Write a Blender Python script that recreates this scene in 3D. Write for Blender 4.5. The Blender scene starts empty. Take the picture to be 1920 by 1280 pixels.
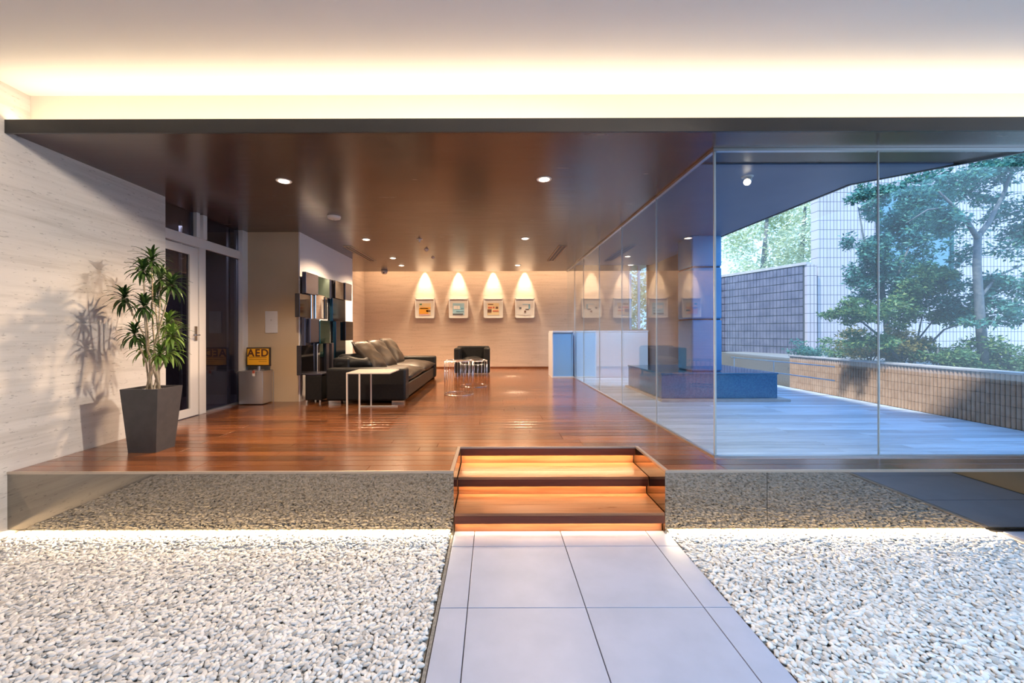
import bpy, bmesh, math, random
import numpy as np
from mathutils import Vector, Matrix

R = math.radians
rnd = random.Random(7)
S = bpy.context.scene
COL = S.collection

# ------------------------------------------------------------------ camera
F = 775.0; EYE = 1.05          # focal length in pixels of the 1920 frame, eye height above the wooden floor
cam_d = bpy.data.cameras.new('camera'); cam = bpy.data.objects.new('camera', cam_d); COL.objects.link(cam)
cam_d.sensor_width = 36.0; cam_d.lens = F / 1920 * 36
cam_d.shift_x = 35 / 1920; cam_d.shift_y = -18 / 1920
cam_d.clip_start = 0.05; cam_d.clip_end = 200
cam.matrix_world = Matrix.Translation((0, 0, EYE)) @ Matrix.Rotation(R(90), 4, 'X') @ Matrix.Rotation(R(-0.15), 4, 'Z')
S.camera = cam
# ------------------------------------------------------------------ world, exposure
S.view_settings.view_transform = 'Standard'; S.view_settings.look = 'None'
S.view_settings.gamma = 1.0; S.view_settings.use_curve_mapping = False
S.view_settings.exposure = 0.35
W = bpy.data.worlds.new('sky'); S.world = W; W.use_nodes = True
wn = W.node_tree.nodes; wl = W.node_tree.links
bg = wn['Background']
tc = wn.new('ShaderNodeTexCoord'); sx = wn.new('ShaderNodeSeparateXYZ'); cr = wn.new('ShaderNodeValToRGB')
wl.new(tc.outputs['Generated'], sx.inputs[0]); wl.new(sx.outputs['Z'], cr.inputs[0]); wl.new(cr.outputs[0], bg.inputs[0])
cr.color_ramp.elements[0].position = 0.0; cr.color_ramp.elements[0].color = (0.50, 0.73, 1.0, 1)
cr.color_ramp.elements[1].position = 0.9; cr.color_ramp.elements[1].color = (0.22, 0.50, 1.0, 1)
bg.inputs[1].default_value = 2.3
sun_d = bpy.data.lights.new('sun', 'SUN'); sun_d.energy = 5.0; sun_d.angle = R(4); sun_d.color = (1.0, 0.93, 0.84)
sun = bpy.data.objects.new('sun', sun_d); COL.objects.link(sun)
sun.rotation_euler = Vector((.45, .30, -.84)).to_track_quat('-Z', 'Y').to_euler()
try:
    S.cycles.max_bounces = 10; S.cycles.transparent_max_bounces = 24; S.cycles.glossy_bounces = 5
    S.cycles.caustics_reflective = False; S.cycles.caustics_refractive = False
    S.cycles.sample_clamp_indirect = 6.0
except Exception: pass

WARM = (1.0, 0.66, 0.36)
def lamp(name, typ, loc, energy, color=WARM, aim=None, **kw):
    d = bpy.data.lights.new(name, typ); d.energy = energy; d.color = color
    for k, v in kw.items(): setattr(d, k, v)
    o = bpy.data.objects.new(name, d); COL.objects.link(o); o.location = loc
    if aim is not None:
        o.rotation_euler = (Vector(aim) - Vector(loc)).to_track_quat('-Z', 'Y').to_euler()
    return o

# ------------------------------------------------------------------ geometry helpers
def P(px, py, d):                                # a point of the photograph at depth d, in metres
    return Vector(((px - 925) * d / F, d, EYE - (py - 622) * d / F))

class MB:
    def __init__(s): s.v = []; s.f = []
    def add(s, vs, fs):
        o = len(s.v); s.v += [tuple(v) for v in vs]; s.f += [tuple(i + o for i in f) for f in fs]; return s
    def box(s, x0, x1, y0, y1, z0, z1):
        return s.add([(x0,y0,z0),(x1,y0,z0),(x1,y1,z0),(x0,y1,z0),(x0,y0,z1),(x1,y0,z1),(x1,y1,z1),(x0,y1,z1)],
                     [(3,2,1,0),(4,5,6,7),(0,1,5,4),(1,2,6,5),(2,3,7,6),(3,0,4,7)])
    def quad(s, a, b, c, d): return s.add([a, b, c, d], [(0, 1, 2, 3)])
    def tube(s, pts, r, n=8, cap=True):
        pts = [Vector(p) for p in pts]; rs = r if isinstance(r, (list, tuple)) else [r] * len(pts)
        vs = []; fs = []
        up = None
        for i, p in enumerate(pts):
            t = (pts[min(i+1, len(pts)-1)] - pts[max(i-1, 0)]).normalized()
            if up is None: up = Vector((0,0,1)) if abs(t.z) < .9 else Vector((1,0,0))
            a = t.cross(up).normalized(); b = a.cross(t).normalized(); up = b
            for k in range(n):
                q = 2*math.pi*k/n; vs.append(p + (a*math.cos(q) + b*math.sin(q)) * rs[i])
        for i in range(len(pts)-1):
            for k in range(n):
                k2 = (k+1) % n; fs.append((i*n+k, (i+1)*n+k, (i+1)*n+k2, i*n+k2))
        if cap: fs.append(tuple(range(n))); fs.append(tuple(range(len(pts)*n-1, (len(pts)-1)*n-1, -1)))
        return s.add(vs, fs)
    def ring(s, c, rad, r, n=28, m=6):
        vs = []; fs = []
        for i in range(n):
            a = 2*math.pi*i/n
            for k in range(m):
                b = 2*math.pi*k/m; q = rad + r*math.cos(b)
                vs.append((c[0]+q*math.cos(a), c[1]+q*math.sin(a), c[2]+r*math.sin(b)))
        for i in range(n):
            for k in range(m):
                i2=(i+1)%n; k2=(k+1)%m; fs.append((i*m+k, i2*m+k, i2*m+k2, i*m+k2))
        return s.add(vs, fs)
    def lathe(s, c, prof, n=24):                 # prof: (radius, z) from bottom to top
        vs = []; fs = []
        for (r, z) in prof:
            for k in range(n):
                a = 2*math.pi*k/n; vs.append((c[0]+r*math.cos(a), c[1]+r*math.sin(a), c[2]+z))
        for i in range(len(prof)-1):
            for k in range(n):
                k2=(k+1)%n; fs.append((i*n+k, i*n+k2, (i+1)*n+k2, (i+1)*n+k))
        fs.append(tuple(range(n-1, -1, -1))); fs.append(tuple(range((len(prof)-1)*n, len(prof)*n)))
        return s.add(vs, fs)
    def prism(s, poly, z0, z1):
        n = len(poly)
        vs = [(x,y,z0) for x,y in poly] + [(x,y,z1) for x,y in poly]
        fs = [tuple(range(n-1,-1,-1)), tuple(range(n, 2*n))] + [(i,(i+1)%n,(i+1)%n+n,i+n) for i in range(n)]
        return s.add(vs, fs)
    def mesh(s, name, bevel=0, seg=2, smooth=False):
        me = bpy.data.meshes.new(name); me.from_pydata(s.v, [], s.f); me.update()
        bm = bmesh.new(); bm.from_mesh(me)
        bmesh.ops.recalc_face_normals(bm, faces=bm.faces)
        if bevel:
            rs = bmesh.ops.bevel(bm, geom=list(bm.edges), offset=bevel, segments=seg, profile=.5, affect='EDGES', clamp_overlap=True)
            if seg > 1:
                for f in rs['faces']: f.smooth = True
        bm.to_mesh(me); bm.free()
        if smooth:
            for p in me.polygons: p.use_smooth = True
            if smooth == 'auto': me.set_sharp_from_angle(angle=R(50))
        return me
    def build(s, name, m, parent=None, bevel=0, seg=2, smooth=False, **props):
        me = s.mesh(name, bevel, seg, smooth); return link(name, me, m, parent, **props)

def link(name, me, m, parent=None, **props):
    if m is not None and not me.materials: me.materials.append(m)
    o = bpy.data.objects.new(name, me); COL.objects.link(o)
    if parent is not None: put_under(o, parent)
    for k, v in props.items(): o[k] = v
    return o
def put_under(o, p):
    # parents are unrotated empties or meshes; children are modelled in world space
    o.parent = p; o.matrix_parent_inverse = Matrix.Translation(-Vector(p.location))
def thing(name, label, cat, loc, group=None):
    o = bpy.data.objects.new(name, None); COL.objects.link(o); o.location = loc; o.empty_display_size = .1
    o['label'] = label; o['category'] = cat
    if group: o['group'] = group
    return o
def tag(o, label, cat, group=None):
    o['label'] = label; o['category'] = cat
    if group: o['group'] = group
    return o
def struct(name, label, cat, loc=(0,0,0)):
    o = bpy.data.objects.new(name, None); COL.objects.link(o); o.location = loc; o.empty_display_size = .1
    o['kind'] = 'structure'; o['label'] = label; o['category'] = cat
    return o
def stru(o, label, cat): o['kind'] = 'structure'; o['label'] = label; o['category'] = cat; return o

def pillow_mesh(name, w, h, t, seed=0, n=14):     # soft cushion in the XZ plane, thickness along Y
    r = random.Random(seed); vs = []; fs = []
    ph = [r.uniform(0, 6.28) for _ in range(4)]
    for side in (-1, 1):
        for i in range(n+1):
            for j in range(n+1):
                u = -1 + 2*i/n; v = -1 + 2*j/n
                prof = max(0, (1-abs(u)**3.2)*(1-abs(v)**3.2))**.55
                pin = 1 - .07*(u*u*(1-v*v) + 0) ; piv = 1 - .07*(v*v*(1-u*u))
                wr = .012*math.sin(5*u+ph[0])*math.cos(4*v+ph[1]) + .008*math.sin(9*v+3*u+ph[2])
                vs.append((u*w/2*piv, side*(t/2*prof) + wr*prof, v*h/2*pin))
    N = (n+1)*(n+1)
    for s_, o in ((0, 0), (1, N)):
        for i in range(n):
            for j in range(n):
                q = (o+i*(n+1)+j, o+(i+1)*(n+1)+j, o+(i+1)*(n+1)+j+1, o+i*(n+1)+j+1)
                fs.append(q if s_ == 0 else q[::-1])
    me = bpy.data.meshes.new(name); me.from_pydata(vs, [], fs)
    bm = bmesh.new(); bm.from_mesh(me); bmesh.ops.remove_doubles(bm, verts=bm.verts, dist=.0008)
    bmesh.ops.recalc_face_normals(bm, faces=bm.faces); bm.to_mesh(me); bm.free()
    for p in me.polygons: p.use_smooth = True
    return me

# ------------------------------------------------------------------ materials
def mat(name, c, rough=.5, metal=0., spec=.5, emit=None, es=0., coat=0., crough=.2):
    m = bpy.data.materials.new(name); m.use_nodes = True; b = m.node_tree.nodes['Principled BSDF']
    b.inputs['Base Color'].default_value = (*c, 1); b.inputs['Roughness'].default_value = rough
    b.inputs['Metallic'].default_value = metal; b.inputs['Specular IOR Level'].default_value = spec
    b.inputs['Coat Weight'].default_value = coat; b.inputs['Coat Roughness'].default_value = crough
    if emit: b.inputs['Emission Color'].default_value = (*emit, 1); b.inputs['Emission Strength'].default_value = es
    return m
def N(m, t, **kw):
    n = m.node_tree.nodes.new(t)
    for k, v in kw.items(): setattr(n, k, v)
    return n
def L(m, a, b): m.node_tree.links.new(a, b)
def B(m): return m.node_tree.nodes['Principled BSDF']
def ramp(m, stops):
    r = N(m, 'ShaderNodeValToRGB'); e = r.color_ramp.elements
    while len(e) < len(stops): e.new(.5)
    for k, (p, c) in zip(e, stops): k.position = p; k.color = (*c, 1)
    return r
def pos_scaled(m, sc, per_object=0.):
    g = N(m, 'ShaderNodeNewGeometry'); mp = N(m, 'ShaderNodeMapping'); mp.inputs['Scale'].default_value = sc
    L(m, g.outputs['Position'], mp.inputs[0])
    if per_object:
        oi = N(m, 'ShaderNodeObjectInfo'); mu = N(m, 'ShaderNodeMath', operation='MULTIPLY'); mu.inputs[1].default_value = per_object
        L(m, oi.outputs['Random'], mu.inputs[0]); cx = N(m, 'ShaderNodeCombineXYZ')
        for i in range(3): L(m, mu.outputs[0], cx.inputs[i])
        L(m, cx.outputs[0], mp.inputs['Location'])
    return mp.outputs[0]
def bump(m, h, strength=.3, dist=.01):
    b = N(m, 'ShaderNodeBump'); b.inputs['Strength'].default_value = strength; b.inputs['Distance'].default_value = dist
    L(m, h, b.inputs['Height']); L(m, b.outputs[0], B(m).inputs['Normal']); return b
def wood(name, dark, mid, light, rough, sc=(1.2, 16, 16), spec=.5, vary=.5, coat=0., bmp=.08):
    m = mat(name, mid, rough, spec=spec, coat=coat)
    v = pos_scaled(m, sc, 37.)
    n = N(m, 'ShaderNodeTexNoise'); n.inputs['Scale'].default_value = 1.6; n.inputs['Detail'].default_value = 7; n.inputs['Distortion'].default_value = .6
    L(m, v, n.inputs['Vector']); r = ramp(m, [(.25, dark), (.5, mid), (.78, light)]); L(m, n.outputs[0], r.inputs[0])
    oi = N(m, 'ShaderNodeObjectInfo'); mr = N(m, 'ShaderNodeMapRange'); mr.inputs['To Min'].default_value = 1-vary; mr.inputs['To Max'].default_value = 1+vary
    L(m, oi.outputs['Random'], mr.inputs[0]); hs = N(m, 'ShaderNodeHueSaturation'); L(m, r.outputs[0], hs.inputs['Color']); L(m, mr.outputs[0], hs.inputs['Value'])
    L(m, hs.outputs[0], B(m).inputs['Base Color']); bump(m, n.outputs[0], bmp, .004)
    rr = N(m, 'ShaderNodeMapRange'); rr.inputs['To Min'].default_value = rough*.75; rr.inputs['To Max'].default_value = rough*1.3
    L(m, n.outputs[0], rr.inputs[0]); L(m, rr.outputs[0], B(m).inputs['Roughness'])
    return m
def travertine(name, a, b_, sc=(1, .7, 14)):
    m = mat(name, a, .62, spec=.3)
    v = pos_scaled(m, sc)
    n = N(m, 'ShaderNodeTexNoise'); n.inputs['Scale'].default_value = 1.1; n.inputs['Detail'].default_value = 9; n.inputs['Roughness'].default_value = .62; n.inputs['Distortion'].default_value = .5
    L(m, v, n.inputs['Vector']); r = ramp(m, [(.3, b_), (.52, a), (.75, tuple(min(1, x*1.08) for x in a))]); L(m, n.outputs[0], r.inputs[0])
    v2 = pos_scaled(m, (9, 9, 34)); vo = N(m, 'ShaderNodeTexNoise'); vo.inputs['Scale'].default_value = 2.2; vo.inputs['Detail'].default_value = 3; L(m, v2, vo.inputs['Vector'])
    pr = ramp(m, [(.30, (0,0,0)), (.36, (1,1,1))]); L(m, vo.outputs[0], pr.inputs[0])
    mx = N(m, 'ShaderNodeMix', data_type='RGBA', blend_type='MULTIPLY'); mx.inputs[0].default_value = .28
    L(m, r.outputs[0], mx.inputs[6]); L(m, pr.outputs[0], mx.inputs[7]); L(m, mx.outputs[2], B(m).inputs['Base Color'])
    ad = N(m, 'ShaderNodeMath', operation='ADD'); L(m, n.outputs[0], ad.inputs[0]); L(m, pr.outputs[0], ad.inputs[1]); bump(m, ad.outputs[0], .35, .006)
    return m
def noisy(name, c1, c2, scale, rough, bs=.2, spec=.5, metal=0., per_object=0.):
    m = mat(name, c1, rough, metal, spec)
    v = pos_scaled(m, (1,1,1), per_object)
    n = N(m, 'ShaderNodeTexNoise'); n.inputs['Scale'].default_value = scale; n.inputs['Detail'].default_value = 5
    L(m, v, n.inputs['Vector']); r = ramp(m, [(.35, c1), (.65, c2)]); L(m, n.outputs[0], r.inputs[0]); L(m, r.outputs[0], B(m).inputs['Base Color'])
    if bs: bump(m, n.outputs[0], bs, .004)
    return m
def leaf_mat(name, cols, trans=.25):
    m = mat(name, cols[0], .45, spec=.35)
    g = N(m, 'ShaderNodeNewGeometry'); r = ramp(m, [(i/(len(cols)-1), c) for i, c in enumerate(cols)])
    L(m, g.outputs['Random Per Island'], r.inputs[0]); L(m, r.outputs[0], B(m).inputs['Base Color'])
    tr = N(m, 'ShaderNodeBsdfTranslucent'); L(m, r.outputs[0], tr.inputs[0]); mx = N(m, 'ShaderNodeMixShader'); mx.inputs[0].default_value = trans
    L(m, B(m).outputs[0], mx.inputs[1]); L(m, tr.outputs[0], mx.inputs[2]); L(m, mx.outputs[0], m.node_tree.nodes['Material Output'].inputs[0])
    return m
def glass(name, tint, ior=1.52, rough=0.):
    m = bpy.data.materials.new(name); m.use_nodes = True; nt = m.node_tree; nt.nodes.remove(nt.nodes['Principled BSDF'])
    t = N(m, 'ShaderNodeBsdfTransparent'); t.inputs[0].default_value = (*tint, 1)
    g = N(m, 'ShaderNodeBsdfGlossy'); g.inputs['Roughness'].default_value = rough; g.inputs[0].default_value = (1,1,1,1)
    ge = N(m, 'ShaderNodeNewGeometry'); mr = N(m, 'ShaderNodeMapRange'); mr.inputs['To Min'].default_value = ior; mr.inputs['To Max'].default_value = 1/ior
    L(m, ge.outputs['Backfacing'], mr.inputs[0]); fr = N(m, 'ShaderNodeFresnel'); L(m, mr.outputs[0], fr.inputs[0])
    mx = N(m, 'ShaderNodeMixShader'); L(m, fr.outputs[0], mx.inputs[0]); L(m, t.outputs[0], mx.inputs[1]); L(m, g.outputs[0], mx.inputs[2])
    L(m, mx.outputs[0], nt.nodes['Material Output'].inputs[0]); return m

M = {}
M['trav'] = travertine('travertine', (.57, .54, .51), (.46, .43, .40))
M['trav_back'] = travertine('travertine back', (.56, .44, .35), (.49, .375, .29))
M['plank'] = wood('jarrah floor', (.115, .038, .013), (.175, .060, .019), (.26, .098, .032), .20, vary=.42, spec=.6, coat=.5)
M['ceil_wood'] = wood('ceiling veneer', (.056, .029, .020), (.072, .038, .025), (.096, .051, .034), .24, sc=(.8, 9, 9), vary=.05, spec=.6, bmp=.03, coat=.22)
M['soffit'] = noisy('soffit paint', (.12, .165, .27), (.14, .185, .29), 3, .4, 0)
M['deck'] = wood('weathered deck', (.36, .43, .52), (.54, .62, .72), (.68, .76, .84), .42, vary=.22, bmp=.2)
M['white_ceil'] = mat('white plaster', (.80, .78, .77), .8, spec=.2)
M['cove'] = mat('cove paint', (.80, .76, .70), .8, spec=.2)
M['bronze'] = noisy('bronze sheet', (.050, .050, .050), (.058, .056, .054), 2, .33, 0, metal=.3)
M['mirror'] = mat('smoked mirror panel', (.30, .28, .25), .03, metal=1.)
M['pave'] = noisy('porcelain paving', (.34, .38, .50), (.38, .42, .55), 5, .42, .03, per_object=11.)  # tile colour includes the bluish tint of the light
M['grout'] = mat('dark joint', (.05, .05, .055), .9)
M['soil'] = noisy('dark grit', (.16, .15, .14), (.26, .25, .23), 60, .9, .5)
M['alu'] = mat('brushed aluminium', (.62, .63, .66), .35, metal=.9)
M['white_frame'] = mat('white painted aluminium', (.72, .68, .64), .45)
M['chrome'] = mat('chrome', (.75, .72, .70), .12, metal=1.)
M['glass'] = glass('clear pane', (.90, .955, 1.0))
M['glass_front'] = glass('low-reflection pane', (.90, .955, 1.0), 1.33)
M['glass_door'] = glass('smoked pane', (.42, .42, .48))
M['seal'] = mat('silicone joint', (.50, .58, .62), .4)
M['taupe'] = noisy('taupe plaster', (.56, .43, .28), (.59, .45, .30), 2, .7, .03)
M['taupe_wall'] = noisy('beige entrance plaster', (.22, .20, .19), (.25, .23, .21), 2, .8, 0)
M['white_wall'] = noisy('pale wall paint', (.78, .76, .78), (.80, .78, .80), 2, .6, 0)
M['dark_room'] = mat('dark lobby wall', (.20, .15, .15), .7)
M['leather'] = noisy('black leather', (.008, .008, .009), (.012, .012, .012), 30, .45, .1, spec=.35)
M['leather_seat'] = noisy('brown black leather', (.022, .015, .011), (.036, .026, .019), 9, .40, .25, spec=.4)
M['cushion'] = noisy('taupe cushion leather', (.030, .020, .013), (.052, .036, .024), 5, .42, .25, spec=.4)
M['cushion_edge'] = mat('dark cushion edge', (.025, .018, .015), .4)
M['table_white'] = mat('white lacquer', (.70, .64, .57), .25)
M['pot'] = noisy('dark grey fibre clay', (.050, .045, .045), (.062, .055, .054), 14, .5, .08)
M['bark'] = noisy('pale cane bark', (.38, .30, .20), (.50, .40, .28), 30, .7, .3)
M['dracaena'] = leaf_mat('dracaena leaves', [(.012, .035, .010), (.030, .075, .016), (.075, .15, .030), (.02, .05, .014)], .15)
M['dracaena_lit'] = leaf_mat('lit dracaena leaves', [(.06, .13, .02), (.14, .25, .04), (.22, .33, .07)], .2)  # lit copy of the dracaena leaves, the light painted into the colour
M['counter_blue'] = mat('blue grey lacquer', (.26, .54, .95), .3)
M['counter_white'] = mat('white solid surface', (.78, .84, .95), .3)
M['granite'] = noisy('polished dark granite', (.02, .13, .27), (.045, .20, .36), 60, .10, 0, spec=.8)  # blue reflection put into the base colour of the dark stone
M['pillar'] = noisy('daylight blue pillar cladding', (.06, .26, .56), (.08, .31, .62), 2, .25, 0)  # blue daylight tint put into the colour of grey panels
M['yellow'] = mat('yellow sign board', (.85, .42, .02), .4)
M['ink'] = mat('dark print', (.10, .03, .01), .6)
M['black_plastic'] = mat('dark frame', (.03, .018, .014), .4)
M['edge'] = mat('warm steel edge', (.55, .46, .38), .4, metal=.6)
M['steel'] = mat('satin steel', (.60, .55, .53), .28, metal=.85)
M['plastic_white'] = mat('white plastic', (.72, .69, .66), .4)
M['lamp_on'] = mat('lit lamp glass', (.9, .85, .8), .4, emit=(1., .80, .60), es=7.)
M['led'] = mat('warm light strip', (.9, .8, .6), .4, emit=(1., .62, .28), es=9.)
M['mosaic_dark'] = mat('dark mirror glass', (.045, .04, .045), .06, metal=.9)
M['mosaic_slate'] = mat('slate mirror glass', (.085, .085, .12), .25, metal=.7)
M['mosaic_teal'] = mat('teal mirror glass', (.015, .085, .085), .06, metal=.9)
M['mosaic_blue'] = mat('deep blue mirror glass', (.006, .03, .06), .08, metal=.9)
M['mosaic_clear'] = mat('bright mirror', (.85, .87, .92), .02, metal=1.)
def tile_mat(name, c1, c2, cm, w, h, axis):
    m = mat(name, c1, .45); g = N(m, 'ShaderNodeNewGeometry'); s = N(m, 'ShaderNodeSeparateXYZ'); L(m, g.outputs['Position'], s.inputs[0])
    c = N(m, 'ShaderNodeCombineXYZ'); L(m, s.outputs[axis], c.inputs[0]); L(m, s.outputs['Z'], c.inputs[1])
    b = N(m, 'ShaderNodeTexBrick', offset=0., squash=1.); b.inputs['Scale'].default_value = 1.; b.inputs['Mortar Size'].default_value = .006
    b.inputs['Brick Width'].default_value = w; b.inputs['Row Height'].default_value = h; b.inputs['Mortar Smooth'].default_value = .1
    b.inputs['Color1'].default_value = (*c1, 1); b.inputs['Color2'].default_value = (*c2, 1); b.inputs['Mortar'].default_value = (*cm, 1)
    L(m, c.outputs[0], b.inputs[0]); L(m, b.outputs[0], B(m).inputs['Base Color']); bump(m, b.outputs['Fac'], -.6, .006)
    return m
M['tile_pale'] = tile_mat('pale facade tile', (.48, .42, .44), (.53, .47, .49), (.10, .085, .10), .075, .205, 'X')
M['tile_grey'] = tile_mat('grey fence tile', (.17, .17, .24), (.25, .24, .31), (.03, .03, .05), .075, .16, 'Y')
M['tile_fence'] = noisy('grey violet fence tile', (.10, .10, .15), (.17, .165, .22), 5, .4, .05)
M['rib'] = noisy('brown ribbed tile', (.46, .29, .19), (.56, .37, .25), 9, .5, .1, per_object=9.)
M['rib_cap'] = noisy('planter capping', (.42, .38, .36), (.50, .46, .44), 8, .6, .05)
M['win_teal'] = mat('reflective window glass', (.10, .22, .28), .08, spec=.9)
M['leaf_teal'] = leaf_mat('blue green leaves', [(.02, .10, .095), (.05, .21, .18), (.15, .38, .32), (.07, .20, .08)], .3)
M['leaf_green'] = leaf_mat('mid green leaves', [(.03, .11, .05), (.08, .20, .075), (.17, .30, .13), (.27, .35, .09)], .35)
M['leaf_olive'] = leaf_mat('olive leaves', [(.13, .15, .04), (.26, .24, .07), (.38, .28, .09)], .35)
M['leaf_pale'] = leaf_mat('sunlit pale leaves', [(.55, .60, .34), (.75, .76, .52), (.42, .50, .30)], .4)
M['trunk'] = noisy('grey bark', (.10, .12, .13), (.18, .19, .19), 25, .85, .5)

# ------------------------------------------------------------------ key dimensions (metres)
XL = -3.67           # left stone wall
XG = 1.846           # long glass screen
YF = 3.118           # podium front
YG = 3.448           # front glass
YC = 10.34           # where the timber ceiling stops
YB = 11.8            # back wall
ZC = 2.5716          # timber ceiling
ZG = -0.477          # ground outside
XS0, XS1 = -0.302, 1.293                      # step opening
YS = 3.768
XR = 5.54            # planter wall

# ------------------------------------------------------------------ outer ground
g = struct('ground', 'plain ground slab under gravel, path and podium', 'ground')
MB().box(-4.2, 9.5, -4, 12.5, ZG-.25, ZG-.035).build('slab', M['soil'], g)
path = struct('path', 'pale square-tiled stone path leading to the steps', 'path')
MB().box(-.305, 1.325, -2.0, YF+.06, ZG-.035, ZG-.008).build('mortar_bed', M['grout'], path)
xs = [-.302, -.147, .508, 1.162, 1.322]; ys = [3.17, 2.944, 2.289, 1.634, .979, .324, -.331, -.986, -1.641]
for i in range(4):
    for j in range(len(ys)-1):
        MB().box(xs[i]+.0025, xs[i+1]-.0025, ys[j+1]+.0025, ys[j]-.0025, ZG-.02, ZG).build('paving_tile', M['pave'], path, bevel=.0015, seg=1)
t3 = MB().box(-.322, -.305, -1.64, YF, ZG-.03, ZG-.004).build('trim_1', M['soil'], None)
stru(t3, 'thin dark edging strip along the left side of the stone path', 'edging')

# right-hand paving and its low wall (seen mostly in the mirror fascia)
pr = struct('paving', 'grey stone paving right of the right-hand gravel bed', 'paving')
MB().box(3.83, 4.95, -3, YF+.08, ZG-.035, ZG-.008).build('mortar_bed', M['grout'], pr)
for j in range(9):
    MB().box(3.86, 4.92, YF-.62*(j+1)+.02, YF-.62*j+.015, ZG-.02, ZG+.004).build('paving_tile', M['pave'], pr, bevel=.0015, seg=1)
tr = MB().box(3.80, 3.835, -3, YF, ZG-.03, ZG+.008).build('trim_2', M['rib_cap'], None); stru(tr, 'pale metal edging between right-hand gravel and paving', 'edging')
wr = MB().box(4.95, 5.15, -3, YF-.02, ZG, .55).build('wall_right', M['taupe'], None); stru(wr, 'low brown plaster wall at the right of the paving', 'wall')

# gravel: one stuff object per bed, the stones nearest the camera as single pebbles
def pebble_mesh(seed):
    r = random.Random(seed); bm = bmesh.new(); bmesh.ops.create_icosphere(bm, subdivisions=2, radius=1)
    a, b = r.uniform(-.12, .12), r.uniform(-.12, .12)
    for v in bm.verts:
        x, y, z = v.co; v.co = Vector((x*(1+a*y+b*x*x), y*(1+b*z-a*x), z*(1+.1*a*x)))
    me = bpy.data.meshes.new('pebble'); bm.to_mesh(me); bm.free()
    for p in me.polygons: p.use_smooth = True
    return me
m = mat('white pebbles', (.62, .60, .57), .5, spec=.4); oi = N(m, 'ShaderNodeObjectInfo')
r = ramp(m, [(0, (.38, .37, .36)), (.25, (.57, .56, .55)), (.6, (.68, .67, .66)), (1, (.80, .79, .78))]); L(m, oi.outputs['Random'], r.inputs[0]); L(m, r.outputs[0], B(m).inputs['Base Color'])
M['pebble'] = m
PEB = [pebble_mesh(i) for i in range(4)]
for me in PEB: me.materials.append(M['pebble'])
def gn_pebbles():
    ng = bpy.data.node_groups.new('pebbles', 'GeometryNodeTree')
    ng.interface.new_socket('Geometry', in_out='INPUT', socket_type='NodeSocketGeometry'); ng.interface.new_socket('Geometry', in_out='OUTPUT', socket_type='NodeSocketGeometry')
    n = ng.nodes; l = ng.links
    gi = n.new('NodeGroupInput'); go = n.new('NodeGroupOutput'); ip = n.new('GeometryNodeInstanceOnPoints')
    ico = n.new('GeometryNodeMeshIcoSphere'); ico.inputs['Subdivisions'].default_value = 2; ico.inputs['Radius'].default_value = 1
    ss = n.new('GeometryNodeSetShadeSmooth'); sm = n.new('GeometryNodeSetMaterial'); sm.inputs['Material'].default_value = M['pebble']
    ar = n.new('GeometryNodeInputNamedAttribute'); ar.data_type = 'FLOAT_VECTOR'; ar.inputs[0].default_value = 'rot'
    asn = n.new('GeometryNodeInputNamedAttribute'); asn.data_type = 'FLOAT_VECTOR'; asn.inputs[0].default_value = 'scl'
    l.new(gi.outputs[0], ip.inputs['Points']); l.new(ico.outputs[0], ss.inputs[0]); l.new(ss.outputs[0], sm.inputs[0]); l.new(sm.outputs[0], ip.inputs['Instance'])
    l.new(ar.outputs[0], ip.inputs['Rotation']); l.new(asn.outputs[0], ip.inputs['Scale']); l.new(ip.outputs[0], go.inputs[0])
    return ng
NG = gn_pebbles()
def gravel(x0, x1, label, seed):
    root = struct('gravel_bed', label, 'gravel', ((x0+x1)/2, 1.5, ZG))
    MB().box(x0, x1, -2, YF+.25, ZG-.035, ZG-.02).build('bedding', M['soil'], root)
    rg = np.random.RandomState(seed); pts = []
    for (sp, y0, y1, zz) in ((.0235, .9, YF+.2, 0.), (.026, .9, YF+.2, -.009), (.034, -1., .9, 0.)):
        X, Y = np.meshgrid(np.arange(x0+.012, x1-.008, sp), np.arange(y0, y1, sp*.9))
        X = X + (np.arange(X.shape[0]) % 2)[:, None]*sp/2
        X = X + rg.uniform(-.42, .42, X.shape)*sp; Y = Y + rg.uniform(-.42, .42, Y.shape)*sp
        k = (X > x0+.008) & (X < x1-.008)
        pts.append(np.stack([X[k], Y[k], ZG - .006 + zz + rg.uniform(-.004, .005, k.sum())], 1))
    p = np.concatenate(pts); n = len(p)
    rot = np.stack([rg.uniform(-.38, .38, n), rg.uniform(-.38, .38, n), rg.uniform(0, 6.28, n)], 1)
    s = rg.uniform(.8, 1.25, n); s[p[:, 1] < .9] *= 1.4
    scl = np.stack([s*rg.uniform(.0145, .0200, n), s*rg.uniform(.0088, .0120, n), s*rg.uniform(.006, .0085, n)], 1)
    # nearest visible stones of the top layer become objects
    vis = (p[:, 1] > 1.80) & (p[:, 2] > ZG-.011) & (np.abs((p[:, 0]*F/p[:, 1] + 925) - 960) < 955)
    idx = np.where(vis)[0]; idx = idx[np.argsort(p[idx, 1])][:150]
    for i in idx:
        o = bpy.data.objects.new('pebble', PEB[i % 4]); COL.objects.link(o)
        o.location = p[i]; o.rotation_euler = rot[i]; o.scale = scl[i]; put_under(o, root)
    keep = np.ones(n, bool); keep[idx] = False
    me = bpy.data.meshes.new('gravel'); me.from_pydata(p[keep].tolist(), [], [])
    for nm, a in (('rot', rot[keep]), ('scl', scl[keep])):
        at = me.attributes.new(nm, 'FLOAT_VECTOR', 'POINT'); at.data.foreach_set('vector', a.astype(np.float32).ravel())
    me.materials.append(M['pebble'])
    o = bpy.data.objects.new('gravel', me); COL.objects.link(o); put_under(o, root); o['kind'] = 'stuff'
    md = o.modifiers.new('pebbles', 'NODES'); md.node_group = NG
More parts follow.
